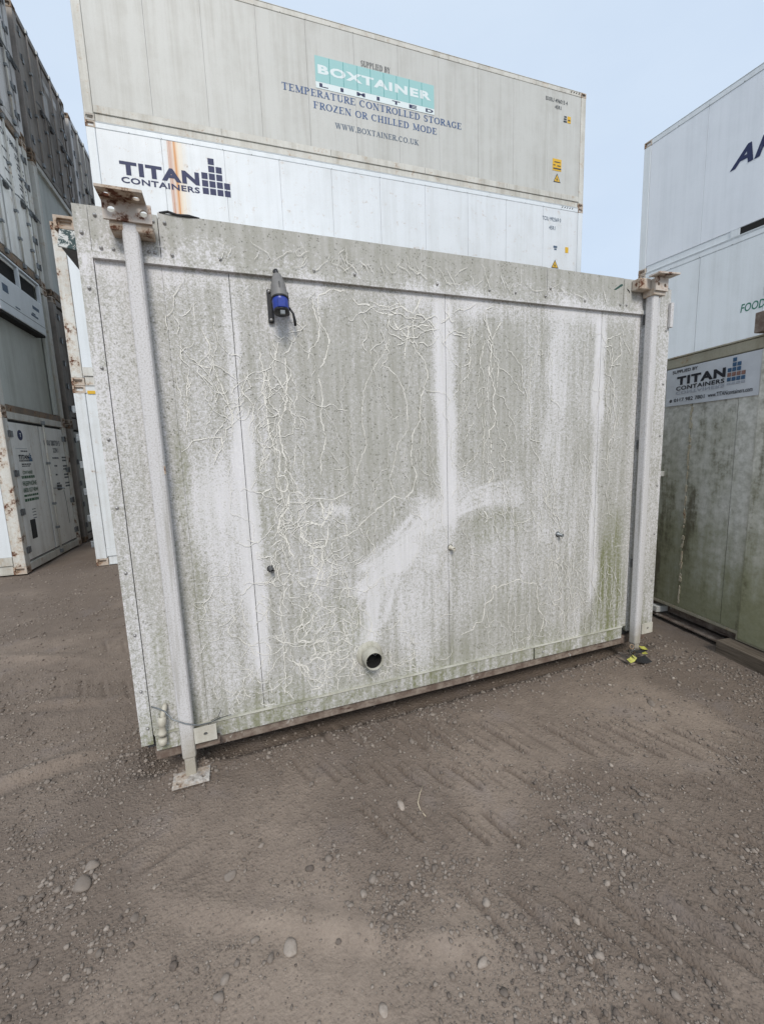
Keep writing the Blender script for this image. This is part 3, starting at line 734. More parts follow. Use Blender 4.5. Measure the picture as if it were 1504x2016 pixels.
def gauss_line(x, z, p, q, wd):
    px_, pz = p; dx, dz = q[0] - p[0], q[1] - p[1]; L2 = dx * dx + dz * dz
    t = np.clip(((x - px_) * dx + (z - pz) * dz) / L2, 0, 1)
    d = np.hypot(x - px_ - t * dx, z - pz - t * dz)
    return np.exp(-(d / wd) ** 2)
def ell(x, z, c, rx, rz, a=0., soft=.35):
    ca, sa = math.cos(a), math.sin(a); u = (x - c[0]) * ca + (z - c[1]) * sa; v = -(x - c[0]) * sa + (z - c[1]) * ca
    return sst(np.hypot(u / rx, v / rz), 1 + soft, 1 - soft)
def grime(x, z):
    """R rinsed or rubbed clean, G algae, B heavier dirt; all of it in the store's own metres"""
    wx = x + .05 * (fbm(x * 5, z * 5, 4, 2) - .5); wz = z + .10 * (fbm(x * 5, z * 5, 4, 4) - .5)
    n1 = fbm(x * 3, z * 3, 4, 6); n2 = fbm(x * 14, z * 3, 3, 7); run = fbm(x * 11, z * .55, 4, 15)
    R = np.zeros_like(x)
    def addm(v): np.maximum(R, v, out=R)
    # runs down the seams
    for (sx, z0, z1, wl, k) in ((.655, 2.66, 1.9, .028, .55), (.655, 1.95, .5, .052, .95), (1.908, 2.66, 1.2, .066, 1.0), (1.908, 1.2, .75, .03, .5), (3.176, 2.66, 1.92, .045, 1.0), (3.176, 1.92, .9, .03, .6), (3.176, 1.35, .5, .035, .7)):
        e = sst(wz, z1 - .12, z1 + .12) * sst(wz, z0 + .1, z0 - .02)
        addm(k * e * sst(np.abs(wx - sx + .006), wl * 1.7, wl * .45))
    # broad rinsed areas
    addm(.58 * ell(wx, wz, (.50, 1.42), .15, .42, 0, .5) * (.45 + .8 * n1)); addm(.5 * ell(wx, wz, (.53, 1.0), .13, .3, 0, .6) * (.4 + .8 * n2)); addm(.42 * ell(wx, wz, (.50, .75), .2, .4) * (.5 + .7 * n2))
    addm(.36 * ell(wx, wz, (.16, 1.6), .13, 1.7) * (.4 + .9 * n2)); addm(.36 * ell(wx, wz, (.03, 1.6), .06, 1.8) * (.3 + 1.1 * n2))
    # the rubbed patch: overlapping cloth strokes
    rs = np.random.default_rng(8)
    for k in range(46):
        t = rs.random(); cx, cz = 1.38 + .50 * t + rs.normal(0, .035), .98 + .42 * t + rs.normal(0, .045)
        an = .75 + rs.normal(0, .22); ln = rs.uniform(.06, .17); k_ = rs.uniform(.45, .95)
        addm(k_ * gauss_line(x, z, (cx - ln * math.cos(an), cz - ln * math.sin(an)), (cx + ln * math.cos(an), cz + ln * math.sin(an)), rs.uniform(.012, .035)))
    for k in range(16):
        x_ = 1.36 + rs.normal(0, .05); addm(rs.uniform(.3, .8) * gauss_line(x, z, (x_ + .05, .98 + rs.normal(0, .05)), (x_ - .03, .62 + rs.normal(0, .06)), rs.uniform(.012, .03)))
    addm(.8 * ell(wx, wz, (1.56, 1.09), .19, .10, .55, .6)); addm(.6 * ell(wx, wz, (1.80, 1.33), .10, .16, .9, .6)); addm(.7 * gauss_line(wx, wz, (1.40, .98), (1.33, .60), .06))
    addm(.45 * ell(wx, wz, (1.70, .70), .22, .38) * (.3 + .9 * n2)); addm(.4 * ell(wx, wz, (1.06, 1.04), .15, .05, 0, .8))
    for k in range(7):
        z_ = 1.03 + .012 * k; addm(rs.uniform(.3, .6) * gauss_line(x, z, (rs.uniform(.9, 1.02), z_ - .01), (rs.uniform(1.1, 1.25), z_ + .02), .008))
    addm(.35 * ell(wx, wz, (1.08, 1.38), .06, .05, 0, .8)); addm(.55 * ell(wx, wz, (1.17, 1.40), .07, .03, 0, .8))
    for w_, off in ((.020, 0.), (.010, .035), (.010, .06), (.008, .085), (.012, .115)):
        q1 = (1.93 + off, 1.30 + off); q2 = (2.08, 1.35 + off); q3 = (2.22, 1.385 + off); q4 = (2.40, 1.40 + off); q5 = (2.62, 1.395 + off * .8)
        for (A_, B_, k_) in ((q1, q2, .8), (q2, q3, .75), (q3, q4, .5), (q4, q5, .3)): addm(k_ * gauss_line(x, z, A_, B_, w_))
    addm(.45 * ell(wx, wz, (2.02, 1.45), .14, .15, 0, .7)); addm(.62 * ell(wx, wz, (1.80, 1.18), .15, .30, -.2, .6) * (.5 + .7 * n1)); addm(.38 * ell(wx, wz, (2.35, 1.42), .32, .08, .05, .8) * (.4 + .8 * n1))
    addm(.50 * ell(wx, wz, (2.83, 2.28), .115, .36, 0, .35) * (.5 + .7 * n2)); addm(.33 * ell(wx, wz, (2.80, 1.75), .12, .4)); addm(.2 * ell(wx, wz, (2.75, 1.35), .35, .3)); addm(.26 * ell(wx, wz, (2.3, .9), .35, .3) * (.3 + n1))
    addm(.36 * ell(wx, wz, (2.45, 1.10), .5, .12, .12, .7) * (.3 + .9 * n2)); addm(.24 * ell(wx, wz, (3.05, 1.1), .15, .5)); addm(.35 * ell(wx, wz, (2.05, .8), .12, .3, 0, .7) * (.3 + n2))
    # under the drip edge, and the fascia
    addm(.62 * sst(wz, 2.55 - .1 * n1, 2.67) * sst(n1, .3, .55) * (z < ZS))
    addm(.35 * sst(wz, 2.45, 2.68) * (z < ZS)); addm(np.where(z > ZS, .05 + .45 * sst(wz, 2.83, 2.72) * sst(n1, .35, .6), 0))
    addm(.55 * ell(wx, wz, (.55, 2.79), .13, .06)); addm(.55 * ell(wx, wz, (.92, 2.5), .12, .13))
    addm(.26 * sst(run, .52, .66)); addm(.42 * sst(x, 3.46, 3.52) * (.6 + .5 * n2))
    G = np.zeros_like(x)
    def addg(v): np.maximum(G, v, out=G)
    addg(1.1 * ell(wx, wz, (3.36, .55), .15, .66, 0, .5) * (.5 + .9 * n2)); addg(.6 * sst(wz, .70, .22) * (.3 + n1)); addg(.55 * ell(wx, wz, (3.3, .28), .3, .16))
    addg(.55 * ell(wx, wz, (.345, 1.62), .04, .30)); addg(.45 * ell(wx, wz, (.36, .95), .05, .5)); addg(.55 * ell(wx, wz, (.16, .62), .07, .32)); addg(.55 * ell(wx, wz, (1.1, .70), .26, .22) * (.3 + n1))
    addg(.42 * ell(wx, wz, (2.30, 1.22), .26, .16)); addg(.25 * ell(wx, wz, (1.2, 1.5), .6, .4)); addg(.40 * ell(wx, wz, (2.4, .55), .4, .25) * (.3 + n1)); addg(.35 * ell(wx, wz, (.74, 1.45), .06, .4)); addg(.5 * ell(wx, wz, (1.36, .36), .12, .1)); addg(.20 + 0 * x)
    addg(np.where(z < .26, .5 + .4 * n1, 0))
    B = .39 + .5 * (fbm(x * 2.2, z * 1.4, 3, 9) - .5) + .5 * (run - .5)
    B = B + .28 * ell(wx, wz, (2.30, 2.15), .20, .5) + .20 * ell(wx, wz, (1.25, 2.1), .4, .5) + .25 * ell(wx, wz, (2.68, 2.5), .03, .22) + np.where(z > ZS, .12 + .38 * sst(wz, 2.72, 2.9), 0)
    return np.clip(R * (.8 + .4 * n1), 0, 1.1), np.clip(G, 0, 1), np.clip(B, 0, 1.2)

def face_panel(name, x0, x1, z0, z1, y, depth=.03, parent=None, step=.016, mat=None):
    nx = max(2, int((x1 - x0) / step) + 1); nz = max(2, int((z1 - z0) / step) + 1)
    X, Z = np.meshgrid(np.linspace(x0, x1, nx), np.linspace(z0, z1, nz))
    bow = .0008 * (fbm(X * 1.7 + 4, Z * 1.2, 2, 33) - .5)
    fade = np.minimum(1, np.minimum(np.minimum(X - x0, x1 - X), np.minimum(Z - z0, z1 - Z)) / .08)
    Yv = y + bow * fade
    me = grid_mesh(name, X, Yv, Z, mat or PANEL)
    r, g, b = grime(X, Z)
    at = me.attributes.new('grime', 'FLOAT_VECTOR', 'POINT'); at.data.foreach_set('vector', np.stack([r, g, b], -1).astype(np.float32).ravel())
    # folded edges give the sheet its thickness
    bm = bmesh.new(); bm.from_mesh(me)
    be = [e for e in bm.edges if e.is_boundary]
    for e in be: e.smooth = False
    ex = bmesh.ops.extrude_edge_only(bm, edges=be)
    for v in ex['geom']:
        if isinstance(v, bmesh.types.BMVert): v.co.y = y + depth
    bmesh.ops.recalc_face_normals(bm, faces=bm.faces)
    bm.to_mesh(me); bm.free()
    return obj(name, me, parent or store)

core = MB().box(.02, 3.85, .034, MD, .16, 2.90).build('core_wall', DARKSTEEL, store)
g = .0016
SIDE = paint('grimy side cladding', hexl(206, 204, 200), hexl(146, 144, 132), .9, .05, .6, seed=95, green=.3)
for k in range(4):
    y0 = .04 + k * 1.215
    MB().box(.0, .0195, y0 + .003, y0 + 1.212, .17, 2.895).build('side_wall_panel', SIDE, store, .003)
    MB().box(3.8505, 3.868, y0 + .003, y0 + 1.212, .17, 2.895).build('side_wall_panel', SIDE, store, .003)
face_panel('corner_trim', 0, .061 - g, .20, 2.922, -.006)
face_panel('wall_panel', .061 + g, .345 - g * .3, .25, ZS - .004, 0)
face_panel('wall_panel', .345 + g * .3, .655 - g, .25, ZS - .004, .001)
face_panel('wall_panel', .655 + g, 1.908 - g, .25, ZS - .004, 0)
face_panel('wall_panel', 1.908 + g, 3.176 - g, .25, ZS - .004, 0)
face_panel('wall_panel', 3.176 + g, 3.555 - g, .25, ZS - .004, 0)
face_panel('corner_trim', 3.562, 3.70, .20, 2.90, -.002)
face_panel('corner_trim', 3.706, 3.865, .22, 2.90, .004)
# fascia in overlapping sheets with a drip lip
face_panel('fascia_panel', .061 + g, .125 - g * .4, ZS + .012, 2.920, -.012)
face_panel('fascia_panel', .125, .35 - g, ZS + .012, 2.916, -.014)
face_panel('fascia_panel', .35 + g, 2.675 - g, ZS + .012, 2.929, -.012)
face_panel('fascia_panel', 2.675 + g, 3.36 - g, ZS + .012, 2.927, -.012)
face_panel('fascia_panel', 3.36 + g, 3.555, ZS + .012, 2.925, -.013)
face_panel('drip_edge', .061 + g, 3.555, ZS - .008, ZS + .022, -.022, .03)
roof = MB().box(.004, 3.862, .02, MD, 2.90, 2.918).build('roof', STEEL, store)
# base: stained skirting and the rusted beam below it
for (a, b_) in ((.07, .345), (.345, 2.614), (2.622, 3.50)):
    face_panel('skirting_strip', a + .002, b_ - .002, ZB + .004, .252, -.012, .03)
MB().box(.07, 3.50, -.020, .0, .2525, .259).build('skirting_lip', LIP, store, .002)
MB().box(.06, 3.80, .012, .12, .088, ZB).build('base_beam', BEAM, store, .006)
MB().box(.02, 3.85, .13, MD, .10, .158).build('floor_frame', DARKSTEEL, store)
for x in (1.0, 1.95, 2.9):
    MB().box(x, x + .1, .45, MD - .1, -.10, .099).build('skid', BEAM, store)

# snail trails: dried pale ribbons on the sheet
def ribbon(V, F, pts, wd, rg, zoff):
    P = [Vector(p) for p in pts]; path = []
    for a, b_ in zip(P[:-1], P[1:]):
        n = max(2, int((b_ - a).length / .007))
        for k in range(n): path.append(a.lerp(b_, k / n))
    path.append(P[-1])
    for it in range(2):
        path = [path[0]] + [(path[k - 1] + path[k] * 2 + path[k + 1]) / 4 for k in range(1, len(path) - 1)] + [path[-1]]
    jit = Vector((0, 0)); L = len(path); ph = rg.uniform(0, 6)
    for k, p in enumerate(path):
        jit = jit * .8 + Vector((rg.gauss(0, .0022), rg.gauss(0, .0018)))
        q = p + jit
        d = path[min(k + 1, L - 1)] - path[max(k - 1, 0)]
        d = d.normalized() if d.length > 1e-6 else Vector((1, 0)); n = Vector((-d.y, d.x))
        ww = wd * .5 * (.75 + .5 * rg.random()) * (.82 + .25 * math.sin(k * .35 + ph)) * min(1, .3 + k / 6, .3 + (L - k) / 6)
        V.append((q.x + n.x * ww, -zoff, q.y + n.y * ww)); V.append((q.x - n.x * ww, -zoff, q.y - n.y * ww))
        if k and rg.random() > .03:
            i = len(V) - 4; F.append((i, i + 1, i + 3, i + 2))
rg = random.Random(5)
def wander(x, z, n, vx, vz):
    pts = [(x, z)]; a = math.atan2(vz, vx)
    for k in range(n):
        a += rg.gauss(0, .6); s = rg.uniform(.012, .032)
        a += math.sin(math.atan2(vz, vx) - a) * min(.5, abs(vz) * .35)
        x += s * math.cos(a); z += s * math.sin(a); pts.append((x, z))
    return pts
V = []; F = []; zo = .0013
for wd, pts in TRAILS:
    zo += .00003; ribbon(V, F, pts, wd * .00105, rg, zo)
for (cx, cz, sx, sz, num, ln, wd, drop) in ((.84, 2.15, .09, .18, 22, 14, .0055, -1), (.86, 1.9, .06, .2, 12, 16, .005, -1.4), (1.0, .55, .2, .2, 70, 12, .0060, -.1), (1.0, 1.1, .17, .22, 34, 14, .006, -.4), (.5, .7, .1, .3, 26, 10, .0045, -.4), (1.75, 2.52, .2, .05, 22, 10, .006, -.2), (2.6, .8, .35, .35, 22, 16, .0045, -1.2), (2.2, 2.2, .06, .25, 12, 16, .005, -1.6), (2.85, .95, .14, .3, 26, 14, .0045, -1.2), (3.25, 2.2, .06, .25, 10, 14, .0045, -1.2), (1.6, 1.9, .3, .4, 12, 30, .0035, -1.6), (.45, 2.3, .08, .2, 13, 14, .0045, -1.0), (1.5, .42, .2, .1, 30, 9, .005, -.1), (1.3, 1.9, .45, .4, 14, 30, .003, -1.8), (2.5, 1.7, .4, .5, 16, 30, .003, -1.8), (2.0, 2.82, .6, .05, 46, 7, .004, -.6), (1.0, 2.82, .4, .05, 26, 7, .0035, -.6), (.9, 1.5, .08, .2, 14, 14, .005, -.8), (2.75, 1.6, .25, .5, 16, 26, .0042, -1.6), (2.25, 1.5, .15, .5, 10, 22, .0042, -1.4), (3.3, 1.4, .08, .5, 8, 22, .004, -1.6), (2.7, .5, .3, .15, 18, 10, .0045, -.2)):
    for k in range(num):
        x = rg.gauss(cx, sx); z = rg.gauss(cz, sz)
        if not (.36 < x < 3.5 and .27 < z < 2.9): continue
        p = wander(x, z, ln, rg.uniform(-.5, .5), drop)
        p = [q for q in p if .30 < q[0] < 3.5 and (.26 < q[1] < 2.66 if z < ZS else 2.74 < q[1] < 2.91)]
        if len(p) > 3: zo += .000008; ribbon(V, F, p, wd * .78, rg, zo if z < ZS else zo + .013)
me = bpy.data.meshes.new('snail_trails'); me.from_pydata(V, [], F); me.update(); me.materials.append(TRAIL)
st = obj('snail_trails', me, store); st['kind'] = 'stuff'; st['label'] = 'pale wandering snail trails dried on the panels'

# rivets
rm = MB().lathe((0, 0, 0), (0, -1, 0), [(-.004, .0085), (0, .0085), (.004, .0075), (.007, .0045), (.008, .0005)], 10).mesh('rivet', SCREW, True)
for (x, z) in [(.028, 2.80), (.03, 2.56), (.04, 2.2), (.03, 1.86), (.028, 1.52), (.03, 1.18), (.035, .84), (.03, .52), (.04, .30)]:
    obj('rivet', rm, store, 0, (x, -.008, z))
for (x, z) in [(.10, 2.74), (.15, 2.74), (.30, 2.745), (.325, 2.745), (.40, 2.742), (.62, 2.75), (1.1, 2.745), (1.33, 2.748), (1.85, 2.746), (2.22, 2.745), (2.42, 2.747), (2.66, 2.746), (2.70, 2.8), (3.0, 2.745), (3.33, 2.745), (3.39, 2.746), (.09, 2.88), (.33, 2.885), (.38, 2.885)]:
    obj('rivet', rm, store, 0, (x, -.0145, z))
for z in (2.6, 2.2, 1.8, 1.4, 1.0, .6): obj('rivet', rm, store, 0, (3.83, .002, z))
for x in (.30, .9, 1.5, 2.1, 2.7, 3.3): obj('rivet', rm, store, 0, (x, -.013, .2))
# bare green metal where the paint has flaked on the fascia
MB().poly([(3.265, -.0135, 2.842), (3.285, -.0135, 2.842), (3.35, -.0135, 2.878), (3.345, -.0135, 2.885), (3.33, -.0135, 2.884)], (0, .004, 0)).build('paint_flake', ink('bottle green', hexl(38, 74, 66), .3, 20), store)
MB().poly([(3.385, -.0145, 2.86), (3.41, -.0145, 2.85), (3.42, -.0145, 2.83), (3.40, -.0145, 2.845)], (0, .004, 0)).build('paint_flake', VOID, store)
# weathered sealant strip on the top edge
MB().tube([(.36, -.01, 2.93), (.40, -.018, 2.935), (.44, -.016, 2.928), (.49, -.014, 2.931), (.54, -.012, 2.930)], [.004, .006, .005, .007, .002], 6).build('sealant', GASKET, store)
# the framework behind the cladding shows at the top left
sr = MB().box(-.085, -.004, .10, 3.2, 2.765, 2.842)
sr.build('side_rail', DARKSTEEL, store)
n_ = NT('flaking green paint')
fl = n_.step(n_.noise(24., 7, .7, dist=.6), .47, .53)
FLAKE = n_.done(n_.mix(fl, hexl(204, 206, 204), hexl(32, 62, 64)), .6)
MB().poly([(-.098, .085, 2.77), (-.006, .085, 2.757), (-.004, .085, 2.842), (-.082, .085, 2.846)], (0, .014, 0)).build('rail_end_plate', FLAKE, store)
def cast_mesh(mat, sx=.178, sy=.162, sz=.118, ins=.034):
    bm = bmesh.new(); bmesh.ops.create_cube(bm, size=1)
    for v in bm.verts: v.co = Vector((v.co.x * sx, v.co.y * sy, v.co.z * sz))
    bm.normal_update()
    for c, nn in [(f.calc_center_median().copy(), f.normal.copy()) for f in bm.faces]:
        near = lambda: min(bm.faces, key=lambda q: (q.calc_center_median() - c).length)
        f = near(); bmesh.ops.inset_individual(bm, faces=[f], thickness=ins)
        f = near(); bmesh.ops.bevel(bm, geom=list(f.verts), offset=ins * .45, segments=2, affect='VERTICES', profile=.5)
        f = near(); r_ = bmesh.ops.extrude_discrete_faces(bm, faces=[f])
        for nf in r_['faces']: bmesh.ops.translate(bm, vec=-nn * min(.042, sz * .36), verts=nf.verts)
    bmesh.ops.recalc_face_normals(bm, faces=bm.faces)
    me = bpy.data.meshes.new('corner_casting'); bm.to_mesh(me); bm.free(); me.materials.append(mat)
    return me
CASTM = cast_mesh(CAST); CASTR = cast_mesh(RUSTY); CASTB = cast_mesh(BROWN)
smallcast = cast_mesh(RUSTY, .09, .09, .06, .018)
obj('corner_casting', smallcast, store, .003, (-.058, .13, 2.876))
MB().box(-.012, .03, .06, .2, 2.845, 2.90).build('corner_plate', W_GAP, store)

# support posts with brackets, lugs and feet
def plate_with_holes(x0, x1, z0, z1, y0, y1, holes, r, name, mat, parent, flat=False):
    """plate in the xz plane (or xy plane if flat) with round holes cut through"""
    bm = bmesh.new()
    def vert(u, v, w): return bm.verts.new((u, w, v) if not flat else (u, v, w))
    # strips: cut plate into columns, each holding at most one hole
    hs = sorted(holes); xs = [x0] + [(a[0] + b_[0]) / 2 for a, b_ in zip(hs[:-1], hs[1:])] + [x1]
    n = 16
    for (hx, hz), xa, xb in zip(hs, xs[:-1], xs[1:]):
        for w in (y0, y1):
            ring = []; outr = []
            for k in range(n):
                t = 2 * math.pi * (k + .5) / n; c, s = math.cos(t), math.sin(t)
                ring.append(vert(hx + r * c, hz + r * s, w))
                tx = ((xb - hx) if c > 0 else (xa - hx)) / c; tz = ((z1 - hz) if s > 0 else (z0 - hz)) / s
                tt = min(tx, tz); outr.append(vert(hx + tt * c, hz + tt * s, w))
            cor = {}
            for k in range(n):
                a, b_ = outr[k], outr[(k + 1) % n]
                f = [ring[k], ring[(k + 1) % n], b_, a]
                ua, va = (a.co.x, a.co.z if not flat else a.co.y); ub, vb = (b_.co.x, b_.co.z if not flat else b_.co.y)
                if abs(ua - ub) > 1e-6 and abs(va - vb) > 1e-6:
                    cu = xa if min(abs(ua - xa), abs(ub - xa)) < 1e-6 else xb; cv = z0 if min(abs(va - z0), abs(vb - z0)) < 1e-6 else z1
                    f = [ring[k], ring[(k + 1) % n], b_, vert(cu, cv, w), a]
                bm.faces.new(f)
            if w == y0: ring0 = ring
        for k in range(n):
            bm.faces.new([ring0[k], ring0[(k + 1) % n], ring[(k + 1) % n], ring[k]])
    m = MB()
    for (ua, va, ub, vb) in ((x0, z0, x1, z0), (x1, z0, x1, z1), (x1, z1, x0, z1), (x0, z1, x0, z0)):
        q = [vert(ua, va, y0), vert(ub, vb, y0), vert(ub, vb, y1), vert(ua, va, y1)]; bm.faces.new(q)
    bmesh.ops.remove_doubles(bm, verts=bm.verts, dist=1e-5); bmesh.ops.recalc_face_normals(bm, faces=bm.faces)
    me = bpy.data.meshes.new(name); bm.to_mesh(me); bm.free(); me.materials.append(mat)
    return obj(name, me, parent)
def post(x0, x1, foot_tilt):
    p = MB().box(x0, x1, -.10, -.035, .12, 2.842).build('support_post', LEG, store, .013)
    MB().box(x0 + .008, x1 - .008, -.094, -.042, .0, .125).build('inner_tube', LEG, p, .006)
    for z in (2.62, 1.7, .75): MB().box(x0 + .015, x1 - .015, -.036, -.012, z, z + .07).build('stand_off', DARKSTEEL, p)
    return p
pl = post(.205, .275, 0)
plate_with_holes(.141, .337, 2.826, 2.905, -.112, -.100, [(.175, 2.87), (.305, 2.866)], .0155, 'top_bracket', BRACKET, pl)
plate_with_holes(.138, .318, -.205, -.100, 2.905, 2.916, [(.172, -.155), (.286, -.150)], .0145, 'bracket_flange', RUSTY, pl, True)
MB().box(.16, .335, -.098, -.013, 2.79, 2.836).build('casting_block', RUSTY, pl, .006)
plate_with_holes(.276, .39, .205, .292, -.104, -.094, [(.334, .25)], .011, 'lug_plate', CREAM, pl)
MB().box(.278, .40, -.094, -.02, .168, .18).build('lug_tie', BEAM, pl)
fp = plate_with_holes(.150, .335, -.165, -.055, .012, .024, [(.18, -.138), (.305, -.128)], .011, 'foot_plate', paint('scuffed white foot', hexl(205, 200, 192), hexl(92, 78, 70), 1.0, .5, .7, streak=6, seed=83), pl, True)
pr = post(3.549, 3.611, 0)
plate_with_holes(3.535, 3.655, 2.826, 2.915, -.125, -.113, [(3.56, 2.868), (3.625, 2.862)], .012, 'top_bracket', BRACKET, pr)
MB().poly([(3.49, -.18, 2.915), (3.70, -.18, 2.925), (3.70, -.10, 2.925), (3.49, -.10, 2.915)], (0, 0, .01)).build('bracket_flange', BRACKET, pr)
MB().box(3.538, 3.652, -.112, -.02, 2.80, 2.912).build('casting_block', RUSTY, pr, .004)
MB().box(3.43, 3.535, -.085, -.016, 2.84, 2.915).build('corner_lock', RUSTY, pr, .006)
plate_with_holes(3.612, 3.73, .205, .29, -.104, -.094, [(3.675, .245)], .012, 'lug_plate', CREAM, pr)
plate_with_holes(3.42, 3.60, -.175, -.04, .014, .024, [(3.45, -.15), (3.57, -.15)], .011, 'foot_plate', BEAM, pr, True)
MB().box(3.69, 3.735, -.012, .0, 2.62, 2.86).build('hinge_leaf', LEG, store, .002)
MB().box(3.84, 3.872, -.02, .0, 2.62, 2.80).build('edge_clip', LEG, store, .002)
# rust chip on the left post
MB().box(.272, .2775, -.099, -.08, 1.68, 1.72).build('rust_chip', RUSTY, pl)

# plug socket hanging under the drip edge
pb = (.905, -.055, 2.565); tilt = Vector((.02, -.30, -1)).normalized(); q0 = Vector((.893, -.045, 2.690))
plug = MB().lathe(q0, tilt, [(0, .010), (.003, .022), (.02, .028), (.055, .034), (.06, .038), (.09, .041), (.135, .043), (.142, .043), (.143, .001)], 22).build('power_inlet', GREYPLASTIC, store, 0, True)
MB().lathe(q0 + tilt * .136, tilt, [(0, .044), (.004, .0465), (.010, .0465), (.012, .042)], 22).build('seal_ring', BLACKPLASTIC, plug, 0, True)
MB().lathe(q0 + tilt * .144, tilt, [(0, .0415), (.055, .040), (.062, .037)], 22).build('blue_collar', BLUEPLASTIC, plug, 0, True)
MB().lathe(q0 + tilt * .203, tilt, [(0, .039), (.012, .039), (.016, .034), (.017, .001)], 22).build('cap', BLACKPLASTIC, plug, 0, True)
c_ = q0 + tilt * .175
MB().box(c_.x - .020, c_.x + .020, c_.y - .050, c_.y - .030, c_.z - .022, c_.z + .024).build('key_tab', BLUEPLASTIC, plug, .004)
c_ = q0 + tilt * .222
MB().box(c_.x - .012, c_.x + .012, c_.y - .044, c_.y - .030, c_.z - .014, c_.z + .006).build('latch', STEEL, plug, .002)
MB().box(.838, .868, -.022, -.004, 2.455, 2.625).build('mounting_plate', BLACKPLASTIC, plug, .006)
MB().box(.925, .952, -.022, -.004, 2.50, 2.62).build('mounting_plate', BLACKPLASTIC, plug, .006)
for (x, z) in ((.85, 2.612), (.852, 2.47), (.94, 2.605), (.935, 2.52)):
    obj('screw', rm, plug, 0, (x, -.023, z))
MB().tube([(.945, -.05, 2.53), (.965, -.055, 2.50), (.972, -.05, 2.465), (.974, -.045, 2.44)], [.006, .006, .008, .007], 8).build('cap_strap', BLACKPLASTIC, plug, 0, True)
MB().tube([(.893, -.045, 2.688), (.89, -.035, 2.712), (.888, -.01, 2.716)], .013, 10).build('gland', BLACKPLASTIC, plug, 0, True)
rib_ = q0 + tilt * .08
MB().box(rib_.x - .003, rib_.x + .003, rib_.y - .046, rib_.y - .03, rib_.z - .022, rib_.z + .022).build('rib', DARKSTEEL, plug)

# drain spout
ax = Vector((-.02, -1, .02)).normalized(); q0 = Vector((1.325, .01, .462))
dr = MB().lathe(q0, ax, [(0, 0.0610), (.028, 0.0580), (.030, 0.0604), (.036, 0.0604), (.038, 0.0580), (.046, 0.0580), (.048, 0.0604), (.056, 0.0604), (.118, 0.0573), (.120, 0.0567), (.118, 0.0531), (-.01, 0.0519)], 28).build('drain_spout', PIPE, store, 0, True)
MB().lathe(q0 + Vector((0, -.008, 0)), (0, -1, 0), [(-.006, 0.0903), (.008, 0.0866), (.016, 0.0756), (.020, 0.0610)], 24).build('sealant_collar', PIPE, dr, 0, True)
MB().lathe(q0 + ax * .014, ax, [(0, .0005), (.0005, 0.0515), (.085, 0.0525)], 24).build('spout_bore_shade', VOID, dr)  # near-black lining paints the shade inside the pipe
# three little spigots on one level
for (x, z, mt) in ((.752, 1.106, DARKSTEEL), (1.922, 1.10, WHITEPIPE), (2.825, 1.098, STEEL)):
    a_ = Vector((.12, -1, -.05)).normalized()
    s_ = MB().lathe((x, .004, z), a_, [(0, .017), (.012, .017), (.013, .012), (.05, .012), (.0505, .0075), (.012, .007), (.011, .0003)], 14).build('spigot', mt, store, 0, True)
    MB().lathe((x, .003, z), (0, -1, 0), [(0, .022), (.004, .021), (.005, .012)], 14).build('washer', GASKET, s_)
# water fitting low at the left
v_ = MB().tube([(.135, .0, .415), (.135, -.03, .408), (.128, -.042, .385), (.121, -.045, .35)], .013, 12).build('pipe_fitting', WHITEPIPE, store, 0, True)
MB().lathe((.122, -.045, .372), (-.08, 0, -1), [(0, .012), (.004, .02), (.045, .022), (.05, .017), (.085, .017), (.09, .022), (.105, .022), (.107, .0005)], 14).build('union_nut', WHITEPIPE, v_, 0, True)
MB().lathe((.112, -.043, .245), (0, 0, -1), [(0, .0005), (.001, .022), (.03, .021), (.04, .014), (.041, .0005)], 14).build('end_cap', WHITEPIPE, v_, 0, True)
MB().tube([(.07, -.012, .425), (.10, -.03, .42), (.14, -.055, .405), (.18, -.10, .375), (.24, -.115, .345), (.30, -.11, .315), (.36, -.07, .29), (.41, -.02, .275)], .0035, 6).build('tie_wire', STEEL, store, 0, True)
MB().tube([(.36, -.03, .275), (.40, -.05, .30), (.42, -.05, .34)], .002, 5).build('wire_end', DARKSTEEL, store)
MB().tube([(.37, -.03, .27), (.43, -.045, .29), (.47, -.03, .285)], .002, 5).build('wire_end', DARKSTEEL, store)
# shackle and torn tape at the right foot
sh = thing('rusty_shackle', (MX + 3.50, MYY - .125, .125), 0, 'small rusty shackle hanging at the right post foot', 'shackle')
for k in range(3):
    an = k * 1.1
    cpt = Vector((-.02 + .018 * k, 0, .01 - .026 * k))
    pts = [cpt + Vector((.020 * math.cos(t), .006 * math.sin(t + an), .016 * math.sin(t))) for t in [i * 2 * math.pi / 14 for i in range(15)]]
    MB().tube(pts, .005, 6).build('link', BROWN if k != 1 else STEEL, sh, 0, True)
def strip(name, pts, wd, mat, parent):
    m = MB(); 
    for k, p in enumerate(pts):
        p = Vector(p); d = Vector(pts[min(k + 1, len(pts) - 1)]) - Vector(pts[max(k - 1, 0)]); n = d.cross(Vector((.3, -.4, 1))).normalized() * wd / 2
        m.v += [tuple(p + n), tuple(p - n)]
        if k: i = len(m.v) - 4; m.f.append((i, i + 1, i + 3, i + 2))
    o = m.build(name, mat, parent); s = o.modifiers.new('thick', 'SOLIDIFY'); s.thickness = .0015
    return o
tp = thing('torn_tape', (MX + 3.5, MYY - .14, .03), 0, 'torn black and yellow tape wrapped round the right foot', 'tape')
YTAPE = plain('yellow tape', hexl(176, 174, 84), .5, 0, .3, 60.)
strip('yellow_piece', [(.04, -.012, .10), (.075, -.018, .09), (.105, -.012, .082)], .035, YTAPE, tp)
strip('yellow_piece', [(.05, -.016, .055), (.085, -.02, .05), (.108, -.014, .045)], .03, YTAPE, tp)
